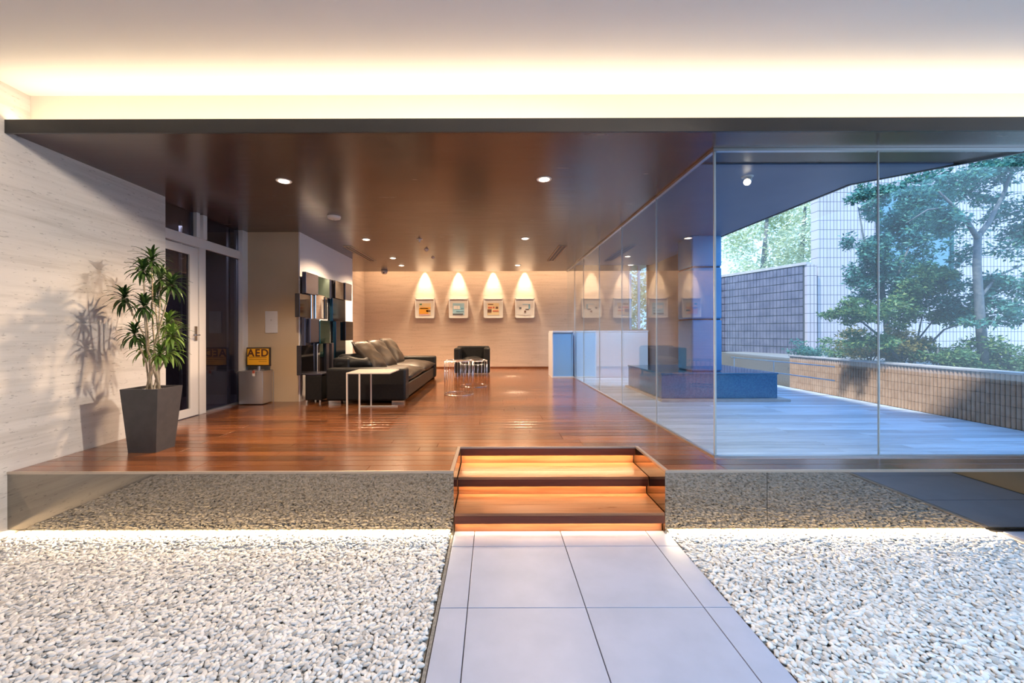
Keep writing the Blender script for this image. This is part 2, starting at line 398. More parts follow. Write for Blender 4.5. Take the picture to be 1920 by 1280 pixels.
gravel(XL, -.33, 'bed of rounded white pebbles left of the tiled path', 1)
gravel(1.325, 3.80, 'bed of rounded white pebbles right of the tiled path', 2)

# ------------------------------------------------------------------ podium: planks, mirror fascia, steps
fl = struct('floor', 'glossy red-brown timber plank floor of the raised lobby', 'floor')
MB().box(-3.8, XS0-.05, YF+.09, YB+.1, -.30, -.022).build('subfloor', M['grout'], fl)
MB().box(XS0-.05, XS1+.05, YS+.06, YB+.1, -.30, -.022).build('subfloor', M['grout'], fl)
MB().box(XS1+.05, 6.0, YF+.09, YB+.1, -.30, -.022).build('subfloor', M['grout'], fl)
PW = .13; y = YF+.012; row = 0
plank_cache = {}
def plank(x0, x1, y0, y1):
    key = (round(x1-x0, 3), round(y1-y0, 3))
    if key not in plank_cache:
        w, d = x1-x0-.003, y1-y0-.0045
        plank_cache[key] = MB().box(0, w, 0, d, -.02, 0).mesh('plank', .0012, 1); plank_cache[key].materials.append(M['plank'])
    o = bpy.data.objects.new('plank', plank_cache[key]); COL.objects.link(o); o.location = (x0+.001, y0+.001, 0); put_under(o, fl)
while y < YB - .01:
    y1 = min(y+PW, YB)
    spans = []
    right = XG if y > YG-.02 else 5.9
    left = XL if y < 4.65 else (-3.76 if y < 6.27 else (-2.93 if y < 8.6 else XL))
    if y < YS: spans = [(left, XS0-.028), (XS1+.028, right)]
    else: spans = [(left, right)]
    for a, b in spans:
        x = a; first = True
        while x < b-.01:
            ln = rnd.choice([1.35, 1.8, 2.1]) if not first else rnd.choice([.45, .9, 1.35, 1.8])
            e = min(x+ln, b)
            if b-e < .3: e = b
            plank(x, e, y, y1); x = e; first = False
    y = y1; row += 1
# deck in the courtyard
dk = struct('deck', 'blue-grey weathered timber deck behind the front glass', 'deck')
MB().box(XG+.02, 6.0, YG+.02, 9.45, -.024, -.02).build('bearer', M['grout'], dk)
y = YG+.03; board_cache = {}
while y < 9.4:
    w = .115; x = XG+.02
    while x < XR-.02:
        e = min(x+rnd.choice([1.2, 1.9, 2.6]), XR)
        if XR-e < .3: e = XR
        k = round(e-x, 3)
        if k not in board_cache: board_cache[k] = MB().box(0, e-x-.003, 0, w-.006, -.018, 0).mesh('board', .002, 1); board_cache[k].materials.append(M['deck'])
        o = bpy.data.objects.new('board', board_cache[k]); COL.objects.link(o); o.location = (x, y, 0); put_under(o, dk); x = e
    y += w
# nosing trims and mirror fascia
tm = struct('trim_3', 'thin steel nosing along the front edge of the timber floor and steps', 'edge trim')
MB().box(XL, XS0-.002, YF-.004, YF+.012, -.014, .003).build('edge_strip', M['edge'], tm)
MB().box(XS1+.002, 6.0, YF-.004, YF+.012, -.014, .003).build('edge_strip', M['edge'], tm)
MB().box(XS0-.028, XS0-.002, YF+.012, YS, -.014, .003).build('edge_strip', M['edge'], tm)
MB().box(XS1+.002, XS1+.028, YF+.012, YS, -.014, .003).build('edge_strip', M['edge'], tm)
MB().box(XS0-.028, XS1+.028, YS, YS+.012, -.014, .003).build('edge_strip', M['edge'], tm)
fs = struct('wall_front', 'mirror-polished podium face reflecting the pebbles', 'fascia')
for a, b in ((XL, XS0-.004), (XS1+.004, 2.06), (2.064, 4.6), (4.604, 6.0)):
    MB().box(a, b, YF, YF+.012, -.43, -.014).build('mirror_panel', M['mirror'], fs)
for a, b in ((XL, XS0-.02), (XS1+.02, 6.0)): MB().box(a, b, YF+.13, YF+.16, ZG-.03, -.03).build('backing', M['cove'], fs)
MB().box(XL, XS0-.004, YF+.012, YF+.13, -.44, -.425).build('bottom_return', M['bronze'], fs)
MB().box(XS1+.004, 6.0, YF+.012, YF+.13, -.44, -.425).build('bottom_return', M['bronze'], fs)
for (a, b) in ((XL+.05, XS0-.03), (XS1+.03, 3.78)):
    s_ = thing('light_strip', 'warm light strip glowing under the podium, %s of the steps' % ('left' if a < -1 else 'right'), 'light', ((a+b)/2, YF+.05, -.45), 'light strips under the podium')
    MB().box(a, b, YF+.05, YF+.06, -.452, -.441).build('diffuser', M['led'], s_)
    lamp('strip_light', 'AREA', ((a+b)/2, YF+.035, -.444), 42*(b-a)/3, (1., .72, .42), aim=((a+b)/2, YF-.02, ZG-.05), shape='RECTANGLE', size=b-a, size_y=.012)
# steps
st = thing('entry_steps', 'two glowing timber steps recessed into the podium, lit under each nosing', 'steps', ((XS0+XS1)/2, YF, ZG))
Y1 = (YF+YS)/2; rz = .159
M['tread'] = wood('step timber', (.24, .095, .040), (.34, .145, .065), (.45, .21, .10), .30, vary=.1)
M['riser'] = wood('step fascia timber', (.11, .022, .010), (.15, .034, .015), (.20, .05, .02), .35, vary=.1)
for k, (yf, yb, z) in enumerate(((Y1, YS+.05, -rz), (YF, Y1+.05, -2*rz))):
    half = (yf + min(yb, yf+.325))/2
    MB().box(XS0+.004, XS1-.004, yf, half-.001, z-.022, z).build('tread_board', M['tread'], st, bevel=.002, seg=1)
    MB().box(XS0+.004, XS1-.004, half+.001, yb, z-.022, z).build('tread_board', M['tread'], st, bevel=.002, seg=1)
    MB().box(XS0+.004, XS1-.004, yf+.001, yf+.018, z-.080, z-.022).build('nosing', M['riser'], st)
MB().box(XS0+.004, XS1-.004, YS-.001, YS+.017, -.078, -.016).build('nosing', M['riser'], st)
for yf, z in ((YS, 0), (Y1, -rz), (YF, -2*rz)):
    MB().box(XS0+.004, XS1-.004, yf+.055, yf+.070, z-rz-.01, z-.02).build('riser', M['tread'], st)
    MB().box(XS0+.01, XS1-.01, yf+.022, yf+.032, z-.080, z-.072).build('step_light', M['led'], st)
    lamp('step_lamp', 'AREA', ((XS0+XS1)/2, yf+.024, z-.078), 10, (1., .66, .36), aim=((XS0+XS1)/2, yf+.03, z-.5), shape='RECTANGLE', size=XS1-XS0-.03, size_y=.02)
for x0, x1 in ((XS0-.016, XS0), (XS1, XS1+.016)):
    MB().box(x0, x1, YF+.001, YS+.05, ZG, -.014).build('side_panel', M['mirror'], st)

# ------------------------------------------------------------------ ceilings
slab = [(XL, YF), (4.87, YF), (4.48, 3.49), (3.68, 4.257), (3.64, 6.2), (3.64, YC), (-3.8, YC), (-3.8, 4.6), (XL, 4.6)]
cl = MB().prism(slab, ZC, ZC+.05).build('ceiling', M['ceil_wood'], None); stru(cl, 'dark brown veneered timber ceiling over the lobby', 'ceiling')
sf = MB().prism([(XG+.03, 3.75), (4.18, 3.75), (3.665, 4.27), (3.625, 6.2), (3.625, 9.4), (XG+.03, 9.4)], ZC-.012, ZC-.001).build('soffit', M['soffit'], None)
stru(sf, 'blue-grey painted soffit over the courtyard deck', 'soffit')
bm_ = MB().prism([(XL, YF-.012), (4.9, YF-.012), (4.87, YF+.008), (XL, YF+.008)], ZC-.018, 2.655).build('trim_4', M['bronze'], None); stru(bm_, 'dark bronze beam along the front edge of the timber ceiling', 'beam')
be = MB(); pts = [(4.9, YF-.012), (4.505, 3.505), (3.70, 4.27), (3.66, 6.2), (3.66, 9.6)]; q = [(x-.025, y-.012) for x, y in pts]
for i in range(4): be.prism([pts[i], pts[i+1], q[i+1], q[i]], ZC-.018, 2.655)
be = be.build('trim_5', M['bronze'], None); stru(be, 'dark slanting edge of the roof above the courtyard', 'beam')
oc = MB().box(-3.9, 5.4, -3.2, 3.40, 2.93, 3.05).build('ceiling', M['white_ceil'], None); stru(oc, 'smooth white entrance ceiling washed by warm cove light', 'ceiling')
cw = MB().box(XL, 5.2, 3.28, 3.40, 2.60, 2.93).build('wall_upper', M['cove'], None); stru(cw, 'cream upstand wall behind the lit cove', 'wall')
rf = MB().prism([(-3.8, 3.3), (4.6, 3.3), (3.64, 4.3), (3.64, 9.6), (3.64, YB+.2), (-3.8, YB+.2)], 3.12, 3.2).build('roof', M['white_ceil'], None); stru(rf, 'roof slab above the lobby ceiling', 'roof')
cv = thing('light_strip', 'long warm cove light hidden on top of the bronze ceiling beam', 'light', (.6, 3.2, 2.60))
MB().box(XL+.03, 5.0, 3.19, 3.205, 2.612, 2.625).build('diffuser', M['led'], cv)
lamp('cove_light', 'AREA', (.65, 3.17, 2.64), 25, (1., .79, .50), aim=(.65, 2.9, 3.3), shape='RECTANGLE', size=8.6, size_y=.06)
# slot at the back wall
sl = MB().box(-3.8, 3.7, YC, YC+.03, ZC, 3.12).build('trim_6', M['ceil_wood'], None); stru(sl, 'timber return where the ceiling stops before the picture wall', 'ceiling edge')

# ------------------------------------------------------------------ walls
w = MB().box(XL-.25, XL, -3.2, 4.63, ZG-.03, 2.95).build('wall_left', M['trav'], None); stru(w, 'rough cream travertine wall at the far left', 'wall')
w = MB().box(XL-.25, XL, 8.6, YB, -.3, 3.15).build('wall_left', M['trav_back'], None); stru(w, 'beige wall beside the sofa, running back to the picture wall', 'wall')
w = MB().box(XL-.25, 3.9, YB, YB+.15, -.3, 3.15).build('wall_back', M['trav_back'], None); stru(w, 'warm beige stone wall hung with framed pictures', 'wall')
bb = MB().box(XL, XG, YB-.014, YB, 0, .06).build('baseboard_back', M['plank'], None); stru(bb, 'low brown skirting along the picture wall', 'skirting')
blk = struct('wall_side', 'projecting wall block with taupe front face and pale side', 'wall', (-3.3, 6.3, 0))
MB().box(-3.76, -2.95, 6.27, 8.6, 0, ZC).build('core', M['taupe'], blk)
MB().box(-2.95, -2.93, 6.265, 8.605, 0, ZC).build('side_face', M['white_wall'], blk)
MB().box(-3.34, -3.33, 6.262, 6.272, 0, .46).build('joint_strip', M['steel'], blk)

w = MB().box(-3.9, 5.6, -3.2, -3.05, ZG-.03, 2.95).build('wall_rear', M['taupe_wall'], None); stru(w, 'plain beige entrance wall behind the viewer', 'wall')

# glazed door unit at left
XD = -3.76
dr = struct('door_1', 'white-framed glass door beside the potted plant', 'door', (XD, 5, 0))
MB().box(XD-.06, XD, 4.63, 6.27, 2.14, 2.26).build('transom_rail', M['white_frame'], dr, bevel=.004)
MB().box(XD-.06, XD, 5.29, 5.41, 0, 2.14).build('post', M['white_frame'], dr, bevel=.004)
MB().box(XD-.06, XD+.02, 5.22, 5.28, 2.26, ZC).build('post', M['white_frame'], dr, bevel=.004)
MB().box(XD-.06, XD+.02, 5.34, 5.41, 2.26, ZC).build('post', M['white_frame'], dr, bevel=.004)
MB().box(XD-.06, XD+.04, 6.14, 6.27, 0, ZC).build('post', M['white_frame'], dr, bevel=.004)
MB().box(XD-.06, XD, 5.41, 6.14, 0, .025).build('sill', M['alu'], dr)
lf = MB().box(XD-.05, XD-.005, 5.13, 5.27, .01, 2.12).box(XD-.05, XD-.005, 4.66, 4.74, .01, 2.12).box(XD-.05, XD-.005, 4.74, 5.13, 2.02, 2.12).box(XD-.05, XD-.005, 4.74, 5.13, .01, .11).build('door_leaf', M['white_frame'], dr)
MB().box(XD-.035, XD-.025, 4.74, 5.13, .11, 2.02).build('pane', M['glass_door'], lf)
MB().tube([(XD, 5.22, 1.02), (XD+.05, 5.22, 1.02), (XD+.055, 5.12, 1.02)], .010).build('handle', M['chrome'], lf, smooth=True)
MB().box(XD-.004, XD+.006, 5.195, 5.245, .95, 1.13).build('lock_plate', M['chrome'], lf)
MB().box(XD-.035, XD-.025, 5.41, 6.14, .025, 2.14).build('pane', M['glass_door'], dr)
MB().box(XD-.035, XD-.025, 4.63, 5.22, 2.26, ZC).build('pane', M['glass_door'], dr)
MB().box(XD-.035, XD-.025, 5.41, 6.14, 2.26, ZC).build('pane', M['glass_door'], dr)
for a, b, x in ((5.60, 5.625, XD-.5), (5.98, 6.02, XD-.1)): MB().box(x, x+.03, a, b, 0, ZC).build('inner_mullion', M['white_frame'], dr)
rm = MB()
rm.box(-5.2, -5.15, 4.3, 7.2, -.02, 2.6); rm.box(-5.2, -3.9, 7.15, 7.2, -.02, 2.6); rm.box(-5.2, -3.93, 4.3, 4.35, -.02, 2.6); rm.box(-5.2, -3.82, 4.3, 7.2, 2.57, 2.62); rm.box(-5.2, -3.77, 4.3, 7.2, -.05, -.02)
rm = rm.build('wall_lobby', M['dark_room'], None); stru(rm, 'dim side lobby seen through the glass door', 'wall')
lamp('lobby_light', 'AREA', (-4.5, 5.8, 2.5), 14, (.75, .8, 1.), aim=(-4.5, 5.8, 0), size=.6)

# ------------------------------------------------------------------ glass screens
def screen(name, label, panes, horiz):
    g_ = struct(name, label, 'glass wall')
    for a, b in panes:
        if horiz: MB().box(a+.003, b-.003, YG, YG+.010, .012, ZC-.02).build('pane', M['glass_front'], g_)
        else: MB().box(XG, XG+.010, a+.003, b-.003, .012, ZC-.02).build('pane', M['glass'], g_)
    for a, b in panes[:-1]:
        if horiz: MB().box(b-.004, b+.004, YG-.002, YG+.012, .012, ZC-.02).build('joint_seal', M['seal'], g_)
        else: MB().box(XG-.001, XG+.011, b-.004, b+.004, .012, ZC-.02).build('joint_seal', M['seal'], g_)
    a, b = panes[0][0], panes[-1][1]
    for z0, z1, nm in ((0, .013, 'bottom_channel'), (ZC-.022, ZC-.001, 'top_channel')):
        if horiz: MB().box(a-.01, b, YG-.012, YG+.022, z0, z1).build(nm, M['alu'], g_)
        else: MB().box(XG-.012, XG+.022, a-.01, b, z0, z1).build(nm, M['alu'], g_)
    return g_
g1 = screen('window_1', 'long frameless glass screen running from the front corner back to the counter', [(YG, 4.69), (4.69, 5.95), (5.95, 7.21), (7.21, 8.47), (8.47, 9.4), (9.4, YC-.02)], False)
g2 = screen('window_2', 'frameless glass screen facing the camera in front of the deck', [(XG, 3.217), (3.217, 4.44)], True)
MB().box(XG-.004, XG+.012, YG-.004, YG+.012, .012, ZC-.02).build('corner_seal', M['seal'], g1)

# ------------------------------------------------------------------ courtyard
pl = struct('wall_planter', 'low planter wall of brown vertical ribbed tiles beside the deck', 'planter wall', (XR, 5, 0))
MB().box(XR+.02, XR+.16, 2.6, 7.75, -.3, .58).build('core', M['grout'], pl)
MB().box(XR-.01, XR+.18, 2.6, 7.75, .58, .605).build('coping', M['rib_cap'], pl, bevel=.004)
MB().box(XR+.16, 8.6, 2.6, 10.5, -.3, .53).build('soil', M['soil'], pl)
TW = .046; rows = 5; rh = .58/rows
rt = MB()
prof = [(0, 0), (-.012, .006), (-.018, .5*TW-.001), (-.012, TW-.010), (0, TW-.004)]
vs = [(x, y_, z) for z in (.002, rh-.0015) for x, y_ in prof]
rt.add(vs, [(i, i+1, i+6, i+5) for i in range(4)] + [(5,6,7,8,9), (4,3,2,1,0), (0, 5, 9, 4)])
rib_me = rt.mesh('tile'); rib_me.materials.append(M['rib'])
cols = int((7.75-3.30)/TW); count = 0; far = MB()
for c in range(cols):
    for r_ in range(rows):
        y0 = 3.66+TW*c if 3.66+TW*c < 7.72 else 3.66-TW*(c-88)
        if y0 > 7.72 or y0 < 2.7: continue
        if 3.9 < y0 < 6.7 and count < 300:
            o = bpy.data.objects.new('tile', rib_me); COL.objects.link(o); o.location = (XR+.022, y0, rh*r_); put_under(o, pl); count += 1
        else:
            far.add([(x+XR+.022, y_+y0, z+rh*r_) for x, y_, z in vs], rt.f)
o = far.build('tile', M['rib'], pl); o['kind'] = 'stuff'
# fence wall, facade
fw = struct('wall_fence', 'tall grey-violet tiled boundary wall behind the deck', 'wall', (6.6, 9.6, 0))
a, b = Vector((6.0, 11.6)), Vector((6.86, 9.02)); nrm = Vector((.95, .31))*.12
MB().prism([tuple(a), tuple(b), tuple(b+nrm), tuple(a+nrm)], -.3, 2.50).build('core', M['grout'], fw)
MB().prism([tuple(a-nrm*.3), tuple(b-nrm*.3), tuple(b+nrm*1.2), tuple(a+nrm*1.2)], 2.50, 2.56).build('coping', M['rib_cap'], fw)
ft = MB(); ln_ = (b-a).length; u_ = (b-a)/ln_; n_ = -nrm/nrm.length; rr7 = random.Random(9)
nc = int(ln_/.085)
for c in range(nc):
    for r_ in range(14):
        p0 = a + u_*(c*.085); p1 = a + u_*(c*.085+.073); q_ = n_*(.014+rr7.uniform(0, .006)); z0 = -.02+r_*.18; z1 = z0+.163
        ft.add([(*p0, z0), (*p1, z0), (*p1, z1), (*p0, z1), (*(p0+q_), z0), (*(p1+q_), z0), (*(p1+q_), z1), (*(p0+q_), z1)], [(4,5,6,7),(0,1,5,4),(1,2,6,5),(2,3,7,6),(3,0,4,7)])
o = ft.build('tile', M['tile_fence'], fw); o['kind'] = 'stuff'
MB().prism([(6.84, 9.0), (7.03, 8.98), (7.03, 9.1), (6.84, 9.1)], -.3, 2.5).build('end_pier', M['tile_pale'], fw)
bd = thing('building', 'pale tiled neighbouring building behind the courtyard trees', 'building', (9.5, 9.2, 0))
MB().box(7.15, 14.5, 9.1, 9.3, -.3, 7.5).build('wall', M['tile_pale'], bd)
MB().box(7.03, 7.15, 9.14, 9.3, -.3, 2.5).build('dark_recess', M['win_teal'], bd)
wf = MB().box(8.45, 10.10, 9.06, 9.11, 4.16, 4.22).box(8.45, 10.10, 9.06, 9.11, 2.3, 2.36).box(8.45, 8.51, 9.06, 9.11, 2.3, 4.22).box(10.04, 10.10, 9.06, 9.11, 2.3, 4.22).box(8.98, 9.02, 9.06, 9.11, 2.3, 4.22).build('window_frame', M['mosaic_teal'], bd)
MB().box(8.5, 10.06, 9.085, 9.095, 2.35, 4.17).build('pane', M['win_teal'], wf)

# pillar, granite bench
pi = struct('pillar', 'tall grey-clad pillar with daylight blue in its colour, rising out of the granite bench', 'pillar', (3.35, 6.6, 0))
for z0, z1 in ((.42, 1.235), (1.245, 2.06), (2.07, ZC)): MB().box(3.12, 3.60, 6.50, 7.0, z0, z1-.002).build('cladding_panel', M['pillar'], pi, bevel=.03, seg=3)
MB().box(3.14, 3.58, 6.52, 6.98, .4, ZC).build('core', M['grout'], pi)
w = MB().box(3.60, 3.64, 7.82, 9.67, 0, ZC).build('wall_wing', M['dark_room'], None); stru(w, 'dim side wall beyond the pillar', 'wall')
bn = thing('granite_bench', 'low polished dark granite bench around the pillar foot', 'bench', (3.4, 7, 0))
MB().box(2.544, 4.30, 6.26, 7.79, .035, .395).build('body', M['granite'], bn, bevel=.006)
MB().box(2.534, 4.31, 6.25, 7.80, .395, .42).build('top_slab', M['granite'], bn, bevel=.004)
MB().box(2.50, 4.42, 6.14, 7.85, 0, .035).build('plinth', M['rib_cap'], bn, bevel=.003)
w3 = struct('window_3', 'narrow window beyond the glass, left of the dim wing wall', 'window', (3.66, 10.3, 1.8))
MB().box(3.60, 3.66, 9.67, 9.73, 1.07, ZC).box(3.60, 3.66, 10.3, 10.33, 1.07, ZC).box(3.60, 3.66, 9.73, 11.0, 1.07, 1.10).box(3.60, 3.66, 10.95, 11.0, 1.07, ZC).build('window_frame', M['alu'], w3)
MB().box(3.62, 3.63, 9.73, 10.95, 1.1, ZC).build('pane', M['glass'], w3)
w = MB().box(3.60, 3.68, 9.67, YB, -.02, 1.07).build('wall_sill', M['white_wall'], None); stru(w, 'pale parapet below the narrow far window', 'wall')
# low white wall beyond the glass + counter
ct = thing('reception_counter', 'white-edged counter with blue-grey front against the glass screen', 'counter', (1.6, 9.8, 0))
MB().box(1.367, XG-.02, 9.47, 10.09, .03, 1.03).build('front_panel', M['counter_blue'], ct)
MB().box(1.355, XG-.015, 9.44, 10.1, 1.03, 1.07).build('countertop', M['counter_white'], ct, bevel=.003)
MB().box(1.345, 1.367, 9.44, 10.1, 0, 1.03).build('side_panel', M['counter_white'], ct)
MB().box(1.367, XG-.015, 9.45, 10.09, 0, .03).build('plinth', M['counter_white'], ct)
ct2 = thing('low_cabinet', 'long white low cabinet behind the glass, right of the counter', 'cabinet', (2.7, 9.8, 0))
MB().box(1.90, 3.54, 9.47, 9.95, 0, 1.04).build('body', M['counter_white'], ct2)
MB().box(1.89, 3.55, 9.46, 9.96, 1.045, 1.07).build('top', M['counter_white'], ct2, bevel=.003)
for x in (2.44, 2.98): MB().box(x-.004, x+.004, 9.462, 9.47, 0, 1.03).build('door_joint', M['seal'], ct2)
# bars modelled for pale reflection lines in the glass, built like a railing
hr = thing('reflection_rail', 'slim pale bars drawn for glass reflection lines before the grey tiled wall', 'reflection_rail', (4.95, 7.2, 0))
for z in (.53, .33): MB().tube([(4.95, 6.0, z), (4.95, 8.6, z-.02)], .009).build('rail', M['alu'], hr, smooth=True)
for y in (7.3, 8.5): MB().tube([(4.95, y, 0), (4.95, y, .53)], .008).build('post', M['alu'], hr, smooth=True)

# foliage
def leaves(mb_pts, n, size, rg, centre_fn):
    c = centre_fn(n); d = rg.normal(size=(n, 3)); d[:, 2] = d[:, 2]*.6 - .15; d /= np.linalg.norm(d, axis=1)[:, None]
    s = rg.normal(size=(n, 3)); s -= (s*d).sum(1)[:, None]*d; s /= np.linalg.norm(s, axis=1)[:, None]
    ln = size*rg.uniform(.7, 1.3, n)[:, None]; up = np.cross(d, s)
    a = c; t = c + d*ln; m1 = c + d*ln*.45 + s*ln*.22 + up*ln*.06; m2 = c + d*ln*.45 - s*ln*.22 + up*ln*.06
    v = np.stack([a, m1, t, m2], 1).reshape(-1, 3)
    return v
def leaf_obj(name, v, m, parent):
    n = len(v)//4; me = bpy.data.meshes.new(name); me.vertices.add(len(v)); me.vertices.foreach_set('co', v.astype(np.float32).ravel())
    me.loops.add(4*n); me.loops.foreach_set('vertex_index', np.arange(4*n)); me.polygons.add(n); me.polygons.foreach_set('loop_start', np.arange(0, 4*n, 4))
    me.update(); me.validate(); return link(name, me, m, parent)
def blobs(rg, cs):                                 # (x,y,z,rx,ry,rz,weight)
    cs = np.array(cs, float); w = cs[:, 6]/cs[:, 6].sum()
    def fn(n):
        k = rg.choice(len(cs), n, p=w); d = rg.normal(size=(n, 3)); d /= np.linalg.norm(d, axis=1)[:, None]
        d *= (rg.uniform(0, 1, n)**.42)[:, None]; return cs[k, :3] + d*cs[k, 3:6]
    return fn
def tree(name, label, cat, base, limbs, clumps, n, size, m, seed, group=None):
    root = thing(name, label, cat, base, group); rg = np.random.RandomState(seed)
    if limbs:
        t = MB()
        for pts, r in limbs: t.tube(pts, r, 7)
        t.build('trunk', M['trunk'], root, smooth=True)
    sub = []
    for (cx_, cy_, cz_, ax_, ay_, az_, w_) in clumps:
        for _ in range(14):
            q = rg.normal(size=3); q = q/np.linalg.norm(q)*rg.uniform(.35, 1.05); k = rg.uniform(.25, .5)
            sub.append((cx_+q[0]*ax_, cy_+q[1]*ay_, cz_+q[2]*az_*1.25, ax_*k, ay_*k, max(az_*k, .07), w_*k*k))
    leaf_obj('foliage', leaves(None, n, size, rg, blobs(rg, sub)), m, root)
    return root
# big right-hand tree
d = 5.35
tree('tree', 'tall forked grey-trunked tree at the right, blue-green leaves', 'tree', P(1842, 690, d),
     [([P(1845, 700, d), P(1838, 600, d), P(1832, 500, d), P(1834, 440, d)], [.055, .048, .042, .036]),
      ([P(1834, 450, d), P(1815, 420, d-.1), P(1790, 390, d-.2), P(1760, 360, d-.2)], [.032, .026, .018, .01]),
      ([P(1834, 445, d), P(1855, 420, d+.1), P(1885, 360, d+.1), P(1905, 300, d+.2)], [.034, .028, .02, .012]),
      ([P(1838, 560, d), P(1870, 520, d+.2), P(1915, 500, d+.3)], [.02, .015, .008]),
      ([P(1790, 390, d-.2), P(1740, 395, d-.2), P(1700, 420, d-.1)], [.014, .01, .005])],
     [(*P(1880, 300, d), .55, .5, .28, 5), (*P(1770, 335, d-.2), .42, .4, .18, 3), (*P(1905, 420, d+.2), .35, .4, .35, 3), (*P(1740, 410, d), .35, .3, .22, 3),
      (*P(1890, 540, d+.2), .40, .4, .22, 5), (*P(1860, 590, d), .45, .3, .15, 4), (*P(2000, 420, d), .6, .6, .7, 6), (*P(1800, 470, d+.4), .25, .3, .2, 1), (*P(1800, 560, d+.3), .35, .3, .2, 3), (*P(1830, 350, d+.3), .4, .4, .2, 3)],
     15000, .060, M['leaf_teal'], 11)
d = 6.3
tree('tree', 'slender tree with dense teal crown just right of the glass joint', 'tree', P(1664, 680, d),
     [([P(1668, 690, d), P(1662, 600, d), P(1650, 520, d), P(1646, 420, d), P(1640, 350, d)], [.045, .04, .034, .026, .015]),
      ([P(1660, 590, d), P(1690, 500, d), P(1720, 430, d)], [.02, .016, .008]), ([P(1650, 520, d), P(1620, 450, d), P(1610, 390, d)], [.018, .014, .007])],
     [(*P(1635, 470, d), .28, .3, .45, 5), (*P(1625, 375, d), .30, .3, .22, 3), (*P(1725, 440, d), .50, .4, .45, 8), (*P(1740, 535, d-.2), .45, .4, .22, 5), (*P(1665, 545, d), .45, .4, .25, 4), (*P(1740, 370, d), .4, .4, .25, 3)],
     18500, .060, M['leaf_teal'], 12)
d = 6.0
tree('tree', 'low spreading green tree with bare thin branches over the planter', 'tree', P(1690, 690, d),
     [([P(1700, 700, d), P(1660, 640, d), P(1610, 600, d), P(1570, 585, d)], [.02, .016, .012, .006]), ([P(1700, 700, d), P(1720, 640, d), P(1730, 590, d)], [.018, .014, .006]),
      ([P(1700, 690, d), P(1770, 620, d), P(1830, 600, d)], [.018, .012, .006]), ([P(1720, 640, d), P(1760, 590, d), P(1800, 575, d)], [.012, .009, .005])],
     [(*P(1600, 590, d), .38, .3, .14, 4), (*P(1690, 585, d), .5, .3, .18, 4), (*P(1790, 590, d), .5, .3, .16, 4), (*P(1640, 640, d), .35, .3, .12, 2), (*P(1745, 530, d-.3), .3, .3, .18, 3)],
     9500, .055, M['leaf_green'], 13)
lab = [('dense green shrub at the far right of the planter', 1890, 668, 5.3, 'leaf_green'), ('dark green shrub below the forked tree', 1815, 668, 5.5, 'leaf_green'),
       ('mid-green shrub in the middle of the planter', 1755, 662, 5.8, 'leaf_green'), ('yellow-olive shrub just right of the glass joint', 1690, 650, 6.1, 'leaf_olive'),
       ('olive-green shrub just left of the glass joint', 1632, 648, 6.5, 'leaf_olive'), ('small green shrub at the left end of the planter', 1572, 655, 7.0, 'leaf_green'), ('dark leafy plant beside the dark recess', 1512, 655, 7.6, 'leaf_teal')]
for i, (l_, px, py, d, mm) in enumerate(lab):
    p = P(px, py, d); rx = .42 if i < 5 else .28
    tree('shrub', l_, 'shrub', (p.x, p.y, .53), [([(p.x, p.y, .5), (p.x+.03, p.y, p.z+.05)], .012), ([(p.x, p.y, .5), (p.x-.15, p.y, p.z+.08)], .009), ([(p.x, p.y, .5), (p.x+.2, p.y, p.z+.06)], .009)],
         [(*p, rx, .35, .20 if i < 5 else .13, 3), (p.x+.15, p.y, p.z-.12, rx, .35, .1, 2)], 2600 if i < 5 else 1300, .05, M[mm], 30+i)
# pale trees far behind the boundary wall
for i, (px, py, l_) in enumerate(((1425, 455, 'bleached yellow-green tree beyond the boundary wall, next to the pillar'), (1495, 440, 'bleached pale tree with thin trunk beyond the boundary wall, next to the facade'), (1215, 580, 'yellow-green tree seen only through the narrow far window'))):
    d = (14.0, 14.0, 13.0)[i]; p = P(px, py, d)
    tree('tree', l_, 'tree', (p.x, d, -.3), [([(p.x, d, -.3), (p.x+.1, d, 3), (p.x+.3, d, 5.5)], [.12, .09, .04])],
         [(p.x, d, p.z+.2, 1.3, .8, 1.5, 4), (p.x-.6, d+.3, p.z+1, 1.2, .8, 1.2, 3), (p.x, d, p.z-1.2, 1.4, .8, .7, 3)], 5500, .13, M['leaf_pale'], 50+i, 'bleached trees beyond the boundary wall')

# ------------------------------------------------------------------ ceiling fittings
def downlight(px, py, label, on, power, grp='recessed ceiling downlights'):
    v = 622-py; d = F*(ZC-EYE)/v; x = (px-925)*d/F
    t = thing('downlight', label, 'ceiling light', (x, d, ZC), grp)
    n = 24; rr = MB()
    rr.lathe((x, d, ZC), [(.052, -.004), (.072, -.006), (.076, -.001)], n); rr.build('trim_ring', M['plastic_white'], t, smooth='auto')
    MB().lathe((x, d, ZC), [(.048, -.010), (.051, -.004)], n).build('lens', M['lamp_on'] if on else M['plastic_white'], t)
    if power: lamp('downlight_lamp', 'SPOT', (x, d, ZC-.02), power, (1., .70, .44), aim=(x, d, 0), spot_size=R(142), spot_blend=.6, shadow_soft_size=.045)
    return t
downlight(533, 338, 'recessed downlight nearest the potted plant', True, 260)
downlight(1021, 336, 'recessed downlight nearest the step opening', True, 260)
downlight(687, 448, 'recessed downlight above the sofa', True, 300)
downlight(985, 447, 'recessed downlight in the row leading to the counter, second from the front', True, 260)
downlight(737, 483, 'small recessed downlight behind the sofa downlight', True, 290)
downlight(971, 497, 'recessed downlight closest to the picture wall, right row', True, 290)
downlight(753, 497, 'recessed downlight closest to the picture wall, left row', True, 290)
